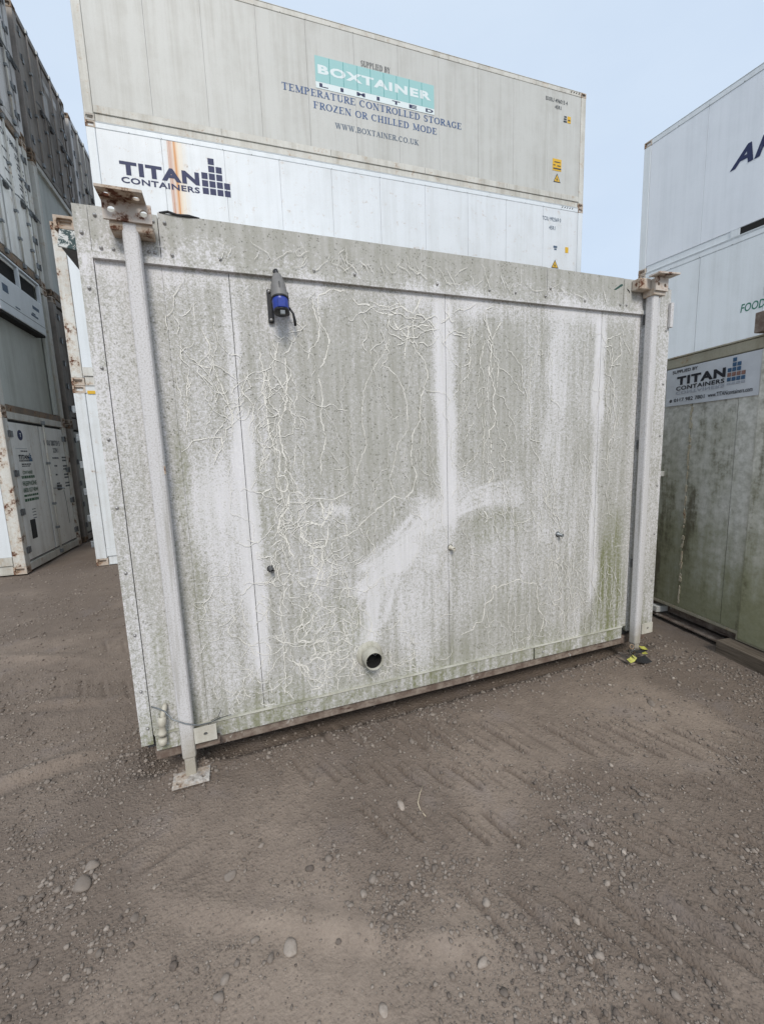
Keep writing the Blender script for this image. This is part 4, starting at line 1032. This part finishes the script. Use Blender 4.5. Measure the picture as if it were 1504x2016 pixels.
strip('yellow_piece', [(-.10, -.03, .02), (-.07, -.035, .03), (-.04, -.03, .05)], .04, YTAPE, tp)
strip('black_piece', [(-.06, .0, .10), (-.04, -.01, .05), (-.02, -.03, .02), (.03, -.05, .01), (.09, -.05, .012)], .07, GASKET, tp)
strip('black_piece', [(-.02, -.015, .08), (.02, -.02, .07), (.06, -.02, .075), (.11, -.01, .07)], .03, GASKET, tp)
# a dry stalk on the ground
tw = [(.745, 1.62), (.735, 1.66), (.74, 1.70), (.775, 1.75), (.81, 1.79)]
tw = [(x, y, float(gh(np.array([x]), np.array([y]))[0]) + .006) for x, y in tw]
tag(MB().tube(tw, [.0025, .0032, .003, .0025, .0015], 6).build('dry_stalk', STRAW, None, 0, True), 'thin dry plant stalk lying on the dirt', 'stalk')
# ------------------------------------------------------------ shipping containers
CW = 2.438
def castings(t, L, H, me, skip=()):
    for i, (x, y, z) in enumerate([(x, y, z) for z in (.059, H - .059) for y in (.081, CW - .081) for x in (.089, L - .089)]):
        o = obj('corner_casting', me[i % len(me)] if isinstance(me, list) else me, t, .004, (x, y, z))
def container(label, loc, rz, L, H, wall, rail, post, cast=None, panels=11, end=None, end_mat=None, group=None, gaps=.006, kick=True, name='reefer_container', left_end='plain', gasket=True):
    t = thing(name, loc, rz, label, 'container', group)
    castings(t, L, H, cast or CASTM)
    ci = .182
    body = MB().box(.045, L - .06, .030, CW - .03, .13, H - .03)
    body.build('body', end_mat or wall, t)
    for x0 in (0, L - .165):
        for y0 in (0, CW - .165):
            MB().box(x0 + .003, x0 + .162, y0 + .003, y0 + .162, .118, H - .118).build('corner_post', post, t, .008)
    # top and bottom side rails; the lower one is a set-back channel with a shadow gap
    MB().box(.166, L - .166, .004, .07, H - .115, H - .012).build('top_rail', rail, t, .008)
    MB().box(ci, L - ci, -.002, .05, H - .012, H + .001).build('top_flange', rail, t, .004)
    MB().box(ci, L - ci, .024, .09, .018, .150).build('bottom_rail', rail, t, .006)
    MB().box(ci, L - ci, .006, .03, .006, .018).build('bottom_flange', rail, t)
    if kick:
        x = .166; k = 0; segs = 5
        wd = (L - .332) / segs
        for k in range(segs):
            MB().box(x + .003, x + wd - .003, .002, .029, .152, .285).build('kick_plate', rail, t, .004); x += wd
    # wall sheets
    z0 = .288 if kick else .155
    wd = (L - .332) / panels
    cuts = [.166 + wd * k + (0 if k in (0, panels) else random.uniform(-.02, .02)) for k in range(panels + 1)]
    for k in range(panels):
        MB().box(cuts[k] + gaps / 2, cuts[k + 1] - gaps / 2, .012 + random.uniform(-.0012, .0012), .031, z0, H - .118).build('side_panel', wall, t, .003)
    for k in range(1, panels * 2):
        x = .166 + (L - .332) * k / (panels * 2)
        MB().box(x - .007, x + .007, .0025, .006, H - .111, H - .099).build('rail_rivet', DARKSTEEL, t)
    if end: end(t, L, H, end_mat or wall, rail)
    return t

def doors(t, L, H, m, rail, lockbars=4, hinge=5, handle=True):
    x = L
    MB().box(x - .058, x - .050, .15, CW - .15, .16, H - .13).build('door_gasket', GASKET, t)
    MB().box(x - .10, x - .004, .166, CW - .166, H - .125, H - .012).build('door_header', rail, t, .006)
    MB().box(x - .10, x - .004, .166, CW - .166, .02, .150).build('door_sill', rail, t, .006)
    mid = CW / 2
    ds = []
    for (y0, y1, s) in ((.190, mid - .030, 1), (mid + .030, CW - .190, -1)):
        d = MB().box(x - .054, x - .018, y0, y1, .184, H - .172).build('door', m, t, .005); ds.append(d)
        ye = y0 if s == 1 else y1
        for k in range(hinge):
            z = .36 + (H - .72) * k / (hinge - 1)
            h = MB().box(x - .018, x + .004, ye - (.10 if s == 1 else .06), ye + (.06 if s == 1 else .10), z - .05, z + .05).build('hinge', STEEL, d, .003)
            MB().lathe((x + .006, ye - s * .05, z - .055), (0, 0, 1), [(0, .0005), (.001, .015), (.11, .015), (.111, .0005)], 8).build('hinge_pin', DARKSTEEL, h)
        bars = [y1 - .12] if (lockbars == 2 and s == -1 and False) else ([y0 + .10] if lockbars == 2 and s == -1 else ([] if lockbars == 2 else [y0 + .32, y1 - .22]))
        for yb in bars:
            b_ = MB().tube([(x + .012, yb, .06), (x + .012, yb, H - .06)], .016, 8).build('lock_bar', W_RAIL if rail is not G_DARK else G_DARK, d, 0, True)
            for z in (.10, H - .10): MB().box(x - .004, x + .036, yb - .035, yb + .035, z - .04, z + .03).build('cam_keeper', STEEL, b_, .003)
            for z in (.55, 1.0, 1.75): MB().box(x - .018, x + .034, yb - .03, yb + .03, z - .022, z + .022).build('bar_guide', STEEL, b_, .003)
            if handle:
                hz = 1.28
                MB().tube([(x + .03, yb, hz), (x + .05, yb + .06, hz), (x + .05, yb + .42, hz - .02), (x + .045, yb + .46, hz - .03)], .011, 8).build('handle', STEEL, b_, 0, True)
                MB().box(x - .018, x + .03, yb + .30, yb + .40, hz - .05, hz + .05).build('handle_catch', DARKSTEEL, b_, .004)
    return ds

UX, UZ, UY = (1, 0, 0), (0, 0, 1), (0, 1, 0)
def side_text(t, vf, mat, x, z, wd=None, ht=None, y=.0105, name='lettering'):
    return place_text(vf, name, mat, t, (x, y, z), UX, UZ, wd, ht, .003)
def side_words(t, body, mat, x, z, wd, ht, y=.0105):
    full = serif_mesh(body)[0]; bx = (full.min(0), full.max(0))
    for k in range(len(body.split(' '))):
        place_text(serif_mesh(body, k), 'lettering', mat, t, (x, y, z), UX, UZ, wd, ht, .003, bx)
def end_text(t, L, vf, mat, y, z, wd=None, ht=None, name='lettering', xo=-.0165):
    return place_text(vf, name, mat, t, (L + xo, y, z), UY, UZ, wd, ht, .003)
def sheet_decal(t, name, mat, x0, x1, z0, z1, y=.0085):
    return MB().box(x0, x1, y - .0015, y + .003, z0, z1).build(name, mat, t)
def triangle(t, cx, z0, wd, ht, y=.0085):
    o = MB().poly([(cx - wd / 2, y, z0), (cx + wd / 2, y, z0), (cx, y, z0 + ht)], (0, .003, 0)).build('warning_triangle', BLACKINK, t)
    MB().poly([(cx - wd * .38, y - .002, z0 + ht * .09), (cx + wd * .38, y - .002, z0 + ht * .09), (cx, y - .002, z0 + ht * .82)], (0, .0018, 0)).build('triangle_face', YELLOW, o)
    MB().poly([(cx - wd * .10, y - .004, z0 + ht * .2), (cx + wd * .12, y - .004, z0 + ht * .2), (cx + .0, y - .004, z0 + ht * .42), (cx + wd * .04, y - .004, z0 + ht * .6), (cx - wd * .10, y - .004, z0 + ht * .38)], (0, .0018, 0)).build('bolt_symbol', BLACKINK, o)
def logo_squares(t, x, z, pitch, size, mats, y=.009, U=UX, heights=(3, 5, 4, 2)):
    for c, h in enumerate(heights):
        for r in range(h):
            if U == UX: MB().box(x + c * pitch, x + c * pitch + size, y - .002, y + .002, z + r * pitch, z + r * pitch + size).build('logo_square', mats(c, r), t, size * .06)
            else: MB().box(y - .002, y + .002, x + c * pitch, x + c * pitch + size, z + r * pitch, z + r * pitch + size).build('logo_square', mats(c, r), t)
TITAN_V = text_mesh('TITAN', 1, 1.55, .05, 0, 1.15)
CONT_V = text_mesh('CONTAINERS', 1, 1.25, .028, 0, 1.08)

# --- tall stack behind the cold store
BX, BY, BR = -2.1306, 10.5254, -.0281
def lift(z): return (BX, BY, z)
L40, HC = 12.192, 2.896
bz = 8.4248
box = container('grey white upper container lettered BOXTAINER, atop the tall rear stack', lift(bz), BR, L40, HC, W_BOX, W_RAIL, W_RAIL, [CASTM, CASTR], 11, gaps=.003)
Z = lambda z: z - bz
sd_ = MB().box(4.64, 7.56, .004, .0105, Z(10.055), Z(10.565)).build('decal_panel', TEAL, box)
for k in range(1, 9): MB().box(4.64 + k * .324 - .006, 4.64 + k * .324 + .006, .0025, .0045, Z(10.06), Z(10.56)).build('decal_line', TEALLINE, sd_)
MB().box(4.64, 7.56, .0042, .0105, Z(9.925), Z(10.053)).build('decal_band', DECALWHITE, sd_)
side_text(sd_, text_mesh('BOXTAINER', 1, 1.5, .045, 0, 1.18), DECALWHITE, 4.70, Z(10.215), 2.78, .185, .0055)
for k, ch in enumerate('LIMITED'):
    side_text(sd_, text_mesh(ch, 1, 1.4, .03), NAVY, 4.72 + k * .435 + (.05 if ch == 'I' else 0), Z(9.955), .20 if ch != 'I' else .07, .075, .0035)
side_words(box, 'SUPPLIED BY', BLACKINK, 5.72, Z(10.585), .71, .115, .0035)
side_words(box, 'TEMPERATURE CONTROLLED STORAGE', BLUE, 3.88, Z(9.74), 4.43, .145)
side_words(box, 'FROZEN OR CHILLED MODE', BLUE, 4.56, Z(9.50), 3.06, .145)
side_text(box, serif_mesh('WWW.BOXTAINER.CO.UK'), SLATE, 5.04, Z(9.18), 2.09, .12)
side_text(box, text_mesh('BXRU 496015 4', 1, .62, .006), BLACKINK, 10.86, Z(10.92), .71, .095)
side_text(box, text_mesh('45R1', 1, .62, .006), BLACKINK, 11.16, Z(10.77), .21, .09)
for k, (a_, b_) in enumerate(((11.45, 11.56), (11.46, 11.55), (11.47, 11.55))): MB().box(a_, b_, .0065, .0085, Z(10.50) + k * .058, Z(10.535) + k * .058).build('printed_line', BLACKINK, box)
sheet_decal(box, 'height_sticker', YELLOW, 11.58, 11.69, Z(10.50), Z(10.66))
MB().box(11.60, 11.67, .004, .006, Z(10.55), Z(10.58)).build('printed_line', BLACKINK, box)
ys = sheet_decal(box, 'yellow_notice', YELLOW, 11.12, 11.41, Z(9.26), Z(9.555))
for (a_, b_, z_, h_) in ((11.17, 11.37, 9.465, .022), (11.14, 11.21, 9.385, .022), (11.27, 11.38, 9.375, .026), (11.14, 11.40, 9.295, .034)): MB().box(a_, b_, .004, .006, Z(z_), Z(z_ + h_)).build('printed_line', BLACKINK, ys)
triangle(box, 11.275, Z(8.975), .24, .225)
for k in range(6): MB().poly([(11.66 + k * .085, .002, HC - .07), (11.69 + k * .085, .002, HC - .07), (11.715 + k * .085, .002, HC - .03), (11.685 + k * .085, .002, HC - .03)], (0, .004, 0)).build('rail_stripe', VOID, box)

titan = container('white container lettered TITAN CONTAINERS with a rust streak, below the BOXTAINER one', lift(bz - HC), BR, L40, HC - .004, W_TITAN, W_CLEAN, W_CLEAN, [CASTR, CASTR, CASTM, CASTM, CASTR, CASTR], 10)
Z = lambda z: z - (bz - HC)
side_text(titan, TITAN_V, NAVY, .52, Z(7.53), 1.49, .25)
side_text(titan, CONT_V, NAVY, .525, Z(7.375), 1.475, .115)
logo_squares(titan, 2.06, Z(7.385), .148, .122, lambda c, r: NAVY)
side_text(titan, text_mesh('TCIU 992569 0', 1, .62, .006), SLATE, 10.81, Z(7.97), .63, .10)
side_text(titan, text_mesh('45R1', 1, .62, .006), SLATE, 11.04, Z(7.75), .21, .10)
sheet_decal(titan, 'height_sticker', YELLOW, 11.61, 11.72, Z(7.20), Z(7.35))
MB().box(11.20, 11.33, .0075, .0095, Z(7.29), Z(7.345)).build('printed_line', SLATE, titan)
MB().box(11.23, 11.31, .0075, .0095, Z(7.235), Z(7.275)).build('printed_line', SLATE, titan)
triangle(titan, 11.265, Z(6.755), .25, .225)
MB().box(11.48, 11.95, .007, .0095, Z(6.71), Z(6.725)).build('decal_rule', SLATE, titan)
for k in range(5): MB().poly([(11.45 + k * .085, .002, HC - .07), (11.48 + k * .085, .002, HC - .07), (11.505 + k * .085, .002, HC - .035), (11.475 + k * .085, .002, HC - .035)], (0, .004, 0)).build('rail_stripe', VOID, titan)
container('white container second from the ground in the rear stack, behind the cold store', lift(bz - 2 * HC - .002), BR, L40, HC - .004, W_CLEAN, W_CLEAN, W_CLEAN, None, 10, group='hidden lower containers of the rear stack')
container('white container on the ground under the rear stack, behind the cold store', lift(.0), BR, L40, bz - 2 * HC - .004, W_CLEAN, W_CLEAN, W_CLEAN, None, 10, group='hidden lower containers of the rear stack')

# --- pair of containers seen in the gap beside the cold store
def plain_end(t, L, H, m, r): pass
KX, KY = -2.2806, 8.157
def gap_hinges(t, H, n=6):
    for k in range(n):
        z = .38 + (H - .75) * k / (n - 1)
        MB().box(-.045, .012, .02, .15, z - .055, z + .055).build('hinge', STEEL, t, .003)
k1 = container('white container on the ground behind the cold store, edge showing at left', (KX, KY, .0), 0, 6.058, 2.985, W_GAP, W_GAP, W_GAP, [CASTR], 6); gap_hinges(k1, 2.985)
k2 = container('rust edged white container resting on another, seen past the cold store corner', (KX, KY, 2.989), 0, 6.058, 2.42, W_CLEAN, W_POST, W_POST, [CASTR], 6)
MB().box(.20, .42, -.001, .003, -.13, -.08).build('rail_sticker', YELLOW, k2)

# --- right hand stack
RR = math.atan2(-math.cos(.0919), math.sin(.0919))
RP = (9.697, 8.0239)
def right_box(label, z, H, wall, **k): return container(label, (RP[0], RP[1], z), RR, L40, H, wall, W_CLEAN, W_CLEAN, [CASTR], 10, **k)
arc_ = right_box('pale grey container with big navy letters, top of the right stack', 5.757, 2.896, W_ARC, kick=False, gaps=.003)
side_text(arc_, text_mesh('AR', 1, 1.15, .038, .32, 1.08), NAVY, 1.80, 7.05 - 5.757, .72, .345)
MB().box(1.9, 2.06, .006, .10, .02, .148).build('fork_pocket_frame', W_CLEAN, arc_, .004)
MB().box(2.065, 2.50, .016, .022, .022, .146).build('fork_pocket_shade', VOID, arc_)  # near-black box over the rail paints the unlit pocket opening
food = right_box('bluish white container with green lettering, second in the right stack', 2.86, 2.89, W_CLEAN)
side_text(food, text_mesh('FOODC', 1, .72, .012, .15), GREENINK, 2.18, 4.265 - 2.86, .50, .16)
right_box('white container on the ground under the right stack', .0, 2.855, W_CLEAN)

# --- stained green cabin at the right edge
GR = math.atan2(-math.cos(.1588), -math.sin(.1588))
gd = Vector((-math.sin(.1588), -math.cos(.1588))); gp = Vector((3.2729 * 1.06, 0)) + gd * (-3.25)
cab = thing('stained_cabin', (gp.x, gp.y, 0), GR, 'algae stained green grey cold store cabin raised on timber at the right', 'cold store')
gx_ = lambda t: t + 3.25
GT, GB = 2.50, .19
MB().box(.03, 3.9, .02, 2.4, .2, 2.46).build('core_wall', DARKSTEEL, cab)
cuts = [0.0, gx_(-2.655), gx_(-2.25), gx_(-2.075), 1.45, 2.7, 3.95]
for a, b_ in zip(cuts[:-1], cuts[1:]):
    MB().box(a + .003, b_ - .003, 0 if (a, b_) != (cuts[2], cuts[3]) else -.004, .022, GB, 2.41).build('wall_panel', ALGAE, cab, .004)
MB().box(gx_(-2.085), gx_(-1.83), -.03, .02, .13, 2.412).build('corner_post', ALGAE, cab, .012)
MB().box(-.01, 3.96, -.012, .05, 2.415, 2.50).build('top_rail', ALGAE_RAIL, cab, .006)
MB().box(-.01, 3.96, -.02, .3, 2.502, 2.514).build('roof_edge', ALGAE_RAIL, cab)
# split sealant down the first joint, flaking in lumps
rg2 = random.Random(3)
for k in range(46):
    z = GB + .05 + (2.05 - GB) * k / 46 + rg2.uniform(-.01, .01)
    if rg2.random() < .22: continue
    x = gx_(-2.655) + rg2.uniform(-.006, .006); a = rg2.uniform(.006, .016); h = rg2.uniform(.02, .05)
    MB().poly([(x - a, -.001, z), (x + a * .6, -.001, z - h * .2), (x + a, -.001, z + h * .7), (x - a * .3, -.001, z + h)], (0, -rg2.uniform(.003, .009), 0)).build('sealant_flake', PANELSTEP, cab)
MB().box(-.0, gx_(-2.09), -.004, .04, .16, .188).build('bottom_angle', ALGAE_RAIL, cab, .003)
MB().box(-.1, 3.9, .10, .20, .055, .155).build('skid_beam', BEAM, cab)
MB().box(-.1, 3.9, -.03, .08, .03, .042).build('lower_flange', BEAM, cab)
MB().box(gx_(-2.95), gx_(-2.86), -.035, .1, .06, .12).build('lashing_block', W_POST, cab, .006)
MB().box(gx_(-2.1), 3.9, -.02, .03, .118, .186).build('skirting', ALGAE_RAIL, cab, .004)
MB().box(gx_(-2.95), gx_(-2.90), -.05, .0, 1.42, 1.47).build('door_stop', W_POST, cab, .004)
tb = MB().box(gx_(-2.15), gx_(-1.55), -.15, .30, -.02, .112).build('timber_block', TIMBER, None, .008)
tb.matrix_world = cab.matrix_basis.copy(); tag(tb, 'weathered timber block under the stained cabin corner', 'timber')
tb2 = MB().box(.0, .28, .5, .95, -.02, .052).build('timber_block', TIMBER, None, .008)
tb2.matrix_world = cab.matrix_basis.copy(); tag(tb2, 'timber packing in shadow beneath the stained cabin', 'timber')
MB().box(gx_(-2.10), gx_(-1.80), -.10, .02, 2.516, 2.66).build('top_bracket', BEAM, cab, .006)
# printed sign
sg = thing('printed_sign', (gp.x, gp.y, 0), GR, 'white TITAN sign with phone number on the stained cabin', 'sign')
sx0, sx1, sz0, sz1 = gx_(-2.925), gx_(-2.095), 2.075, 2.408
MB().box(sx0, sx1, -.012, -.0045, sz0, sz1).build('board', SIGNWHITE, sg, .001)
SB = ink('sign black', hexl(30, 32, 40), .1, 10); SGY = ink('sign pale grey', hexl(168, 172, 180), .2, 10); SR = ink('sign brown', hexl(140, 104, 92), .1, 9); SBL = ink('sign blue', hexl(58, 92, 124), .15, 9)
kw = dict(y=-.0125)
side_text(sg, text_mesh('SUPPLIED BY', 1, 1.1, .02), SB, gx_(-2.86), 2.362, .25, .028, **kw)
side_text(sg, TITAN_V, SB, gx_(-2.81), 2.255, .45, .075, **kw)
side_text(sg, CONT_V, SB, gx_(-2.815), 2.208, .45, .036, **kw)
vf = (CONT_V[0] * np.array([1, -1]), [q[::-1] for q in CONT_V[1]])
side_text(sg, vf, SGY, gx_(-2.815), 2.172, .45, .028, **kw)
logo_squares(sg, gx_(-2.345), 2.212, .037, .030, lambda c, r: SR if r == 1 else SBL, y=-.0145)
for c in range(4): MB().box(gx_(-2.345) + c * .037, gx_(-2.345) + c * .037 + .03, -.0145, -.0125, 2.185, 2.203).build('logo_reflection', SGY, sg)
side_text(sg, text_mesh('0117 982 7801', 1, 1.05, .012), SB, gx_(-2.83), 2.108, .30, .032, **kw)
side_text(sg, text_mesh('www.TITANcontainers.com', 1, 1.05, .012), SB, gx_(-2.50), 2.110, .36, .034, **kw)
MB().lathe((gx_(-2.865), -.013, 2.122), (0, -1, 0), [(0, .014), (.002, .013), (.002, .006), (0, .005)], 12).build('phone_symbol', SB, sg)

# --- left hand stack of short containers, door ends towards the alley
LR = -.0259; LX0 = -3.414; L20 = 6.058
def left_box(level, colm, label, wall, endm, rail, end, H=2.585, cast=None, **k):
    y = (8.05, 10.75, 13.45)[colm]
    z = (.02, 2.56, 5.16, 7.755)[level]
    ex, ey = LX0 + math.sin(.0259) * y, y                      # near door-end corner
    ox, oy = ex - L20 * math.cos(LR), ey - L20 * math.sin(LR)
    return container(label, (ox, oy, z), LR, L20, H, wall, rail, k.pop('post', rail), cast or [CASTM, CASTR], 6, end, endm, **k)
def d4(t, L, H, m, r): return doors(t, L, H, m, r, 4, 5)
def d2(t, L, H, m, r): return doors(t, L, H, m, r, 2, 4)
def machinery(t, L, H, m, r):
    x = L
    MB().box(x - .30, x - .26, .16, CW - .16, .15, H - .12).build('end_panel', m, t, .004)
    MB().box(x - .10, x - .004, .166, CW - .166, H - .115, H - .012).build('end_header', r, t, .006)
    MB().box(x - .14, x - .010, .18, CW - .18, .01, .145).build('end_sill', BROWN, t, .006)
    MB().box(x - .04, x + .004, CW - .42, CW - .30, .15, H - .12).build('end_post', m, t, .006)
lv1 = left_box(0, 0, 'white container on the ground at left, doors lettered in green', W_CLEAN, G_DOOR, W_RAIL, d2, post=W_POST)
L = L20; yy = lambda y: y - 8.05
def print_rows(t, z0, y0, rows):
    """small print that cannot be read in the photograph: rows of broken dark dashes"""
    rr_ = random.Random(4)
    for (y, z, wd, ht, mt) in rows:
        a_ = yy(y)
        while a_ < yy(y) + wd - .02:
            b__ = min(a_ + rr_.uniform(.03, .09), yy(y) + wd)
            MB().box(L - .018, L - .0155, a_, b__, z - z0, z - z0 + ht).build('printed_line', mt, t); a_ = b__ + .016
for (s, y, z, wd, ht, mt) in (('CXIU 380759 5', 9.40, 2.10, .70, .10, BLACKINK), ('22R1', 9.74, 1.97, .24, .085, BLACKINK), ('CONTAINER', 8.45, 1.60, .34, .055, DGREEN), ('FREEPHONE', 8.40, 1.41, .48, .075, DGREEN), ('0800 027 4044', 8.39, 1.30, .50, .075, DGREEN)):
    end_text(lv1, L, text_mesh(s, 1, .9, .01), mt, yy(y), z - .02, wd, ht)
print_rows(lv1, .02, 8.05, [(9.68, 1.85, .30, .03, BLACKINK), (9.72, 1.70, .12, .03, BLACKINK), (9.72, 1.53, .10, .03, BLACKINK), (9.72, 1.36, .14, .03, BLACKINK)] + [(10.12, 1.86 - k * .17 - m * .06, .24, .03, BLACKINK) for k in range(4) for m in (0, 1)] + [(8.50, 1.97, .22, .02, SB), (8.47, 1.755, .34, .02, SB), (8.47, 1.725, .30, .016, SB), (8.40, 1.53, .46, .045, DGREEN), (8.39, 1.23, .5, .035, DGREEN), (8.39, 1.15, .5, .045, DGREEN)])
end_text(lv1, L, TITAN_V, SB, yy(8.40), 1.83, .34, .07); end_text(lv1, L, CONT_V, SB, yy(8.40), 1.79, .34, .03)
logo_squares(lv1, yy(8.75), 1.79, .028, .023, lambda c, r: SBL, L - .016, UY)
MB().lathe((L - .018, yy(8.56), 2.22), (1, 0, 0), [(0, .085), (.002, .085), (.0025, .062), (.0028, .058), (.003, .0005)], 20).build('round_sticker', NAVY, lv1)
end_text(lv1, L, text_mesh('T', 1, 1.2, .03), SIGNWHITE, yy(8.53), 2.19, .06, .06, xo=-.0145)
for k in range(4): MB().box(L - .018, L - .0155, yy(8.58), yy(8.70), .98 - k * .05, .992 - k * .05).build('printed_line', BLACKINK, lv1)
MB().box(L - .019, L - .012, yy(8.45), yy(8.62), .50, .82).build('vent_plate', GASKET, lv1)
MB().box(L - .018, L - .0155, yy(8.34), yy(8.72), 2.00, 2.004).build('printed_line', SLATE, lv1)
MB().tube([(L + .03, yy(9.86), 1.22), (L + .03, yy(9.9), .95), (L + .03, yy(9.92), .55)], .004, 6).build('hanging_cord', DARKSTEEL, lv1)

lv2 = left_box(1, 0, 'grey recessed end container with a refrigeration unit, above the lettered doors', W_GAP, G_MID, W_RAIL, machinery, cast=[CASTR])
# refrigeration unit: a white box with two intake openings above, their shade a near-black block
z2 = 2.56
un = MB(); x0, x1 = L - .26, L + .10
u = MB().box(x0, x1, yy(8.30), yy(9.90), 4.14 - z2, 4.70 - z2).build('refrigeration_unit', W_CLEAN, lv2, .012)
MB().box(x0, x1 - .01, yy(8.34), yy(9.86), 4.10 - z2, 4.139 - z2).build('unit_under_shade', VOID, u)  # near-black slab paints the shade on the unit's underside
MB().box(x0, x1 - .10, yy(8.30), yy(9.90), 4.705 - z2, 5.02 - z2).build('intake_shade', VOID, u)
for y in (8.30, 9.08, 9.86): MB().box(x1 - .06, x1 - .005, yy(y), yy(y) + .04, 4.702 - z2, 5.03 - z2).build('intake_post', W_CLEAN, u, .003)
MB().box(x1 - .002, x1 + .002, yy(8.32), yy(9.88), 4.275 - z2, 4.282 - z2).build('seam_line', DARKSTEEL, u)
MB().box(x1 - .06, x1 - .005, yy(8.30), yy(9.90), 5.03 - z2, 5.06 - z2).build('intake_lintel', W_CLEAN, u, .003)
for (a_, b_, z_, h_) in ((9.45, 9.70, 4.50, .055), (9.40, 9.52, 4.40, .02), (9.36, 9.62, 4.36, .03), (8.45, 8.62, 4.45, .12), (8.8, 8.95, 4.31, .02)): MB().box(x1 - .001, x1 + .003, yy(a_), yy(b_), z_ - z2, z_ + h_ - z2).build('printed_mark', SLATE, u)
MB().tube([(L - .2, yy(8.72), 4.13 - z2), (L - .18, yy(8.72), 3.80 - z2), (L - .18, yy(8.80), 3.62 - z2), (L - .18, yy(8.90), 3.66 - z2), (L - .2, yy(8.90), 4.13 - z2)], .008, 6).build('hanging_cable', BLACKPLASTIC, u, 0, True)
MB().poly([(L - .258, yy(8.22), 3.18 - z2), (L - .258, yy(8.58), 3.18 - z2), (L - .258, yy(8.58), 3.40 - z2), (L - .258, yy(8.52), 3.48 - z2), (L - .258, yy(8.40), 3.53 - z2), (L - .258, yy(8.28), 3.48 - z2), (L - .258, yy(8.22), 3.40 - z2)], (.003, 0, 0)).build('round_top_sticker', SIGNWHITE, lv2)
place_text(text_mesh('TITAN\nSTORE', 1, 1, .03), 'lettering', SLATE, lv2, (L - .2545, yy(8.25), 3.22 - z2), UY, UZ, .3, .14, .003)
for r in range(3):
    for c in range(5): MB().box(L - .2545, L - .2525, yy(8.26) + c * .058, yy(8.26) + c * .058 + .046, 3.37 - z2 + r * .045, 3.37 - z2 + r * .045 + .034).build('logo_square', NAVY, lv2)
for k in range(9): MB().box(L - .262, L - .25, yy(8.28), yy(8.66), 2.79 - z2 + k * .02, 2.80 - z2 + k * .02).build('louvre', DARKSTEEL, lv2)

lv3 = left_box(2, 0, 'grey door container third up at left, black numbers at its top', W_GAP, G_DOOR, BROWN, d4, post=W_RAIL)
z3 = 5.16
for (s, y, z, wd, ht) in (('CXIU 380105 4', 9.52, 7.34, .70, .10), ('22R1', 9.95, 7.20, .22, .08)):
    end_text(lv3, L, text_mesh(s, 1, .9, .01), BLACKINK, yy(y), z - z3, wd, ht)
print_rows(lv3, 5.16, 8.05, [(9.5, 7.10 - k * .17, .26, .03, BLACKINK) for k in range(4)] + [(10.0, 7.11 - k * .17 - m * .06, .24, .03, BLACKINK) for k in range(4) for m in (0, 1)])
left_box(3, 0, 'pale streaked container at the upper left corner of the photo', W_GAP, G_LIGHT, G_LIGHT, d4, cast=[CASTB], post=G_LIGHT)
left_box(0, 1, 'container on the ground deep in the alley beside the lettered doors', G_MID, G_MID, G_DARK, d4, cast=[CASTB])
left_box(1, 1, 'dark door container deep in the alley, second from the ground', G_MID, G_DARK, G_DARK, d4, cast=[CASTR])
left_box(2, 1, 'open ended grey container in the alley, third from the ground', G_MID, G_MID, W_RAIL, machinery, cast=[CASTB])
t4 = left_box(3, 1, 'dark weathered door container topping the left stack against the sky', G_DARK, G_DARK, G_DARK, d4, cast=[CASTB])
MB().box(L - .018, L - .0145, 1.02, 1.35, 1.45, 1.90).build('pale_notice', G_LIGHT, t4)
MB().box(L - .018, L - .0145, 1.2, 1.9, 2.05, 2.20).build('pale_notice', G_LIGHT, t4)
left_box(3, 2, 'weathered grey door container farthest along the top of the left stack', G_LIGHT, G_DARK, G_LIGHT, d4, cast=[CASTB])
left_box(2, 2, 'grey container under the farthest one of the left stack', G_MID, G_DARK, G_DARK, None, cast=[CASTB])
left_box(1, 2, 'grey container second from the ground at the far end of the left row', G_MID, G_DARK, G_DARK, None, cast=[CASTB])
left_box(0, 2, 'grey container on the ground at the far end of the left row', G_MID, G_DARK, G_DARK, None, cast=[CASTB])
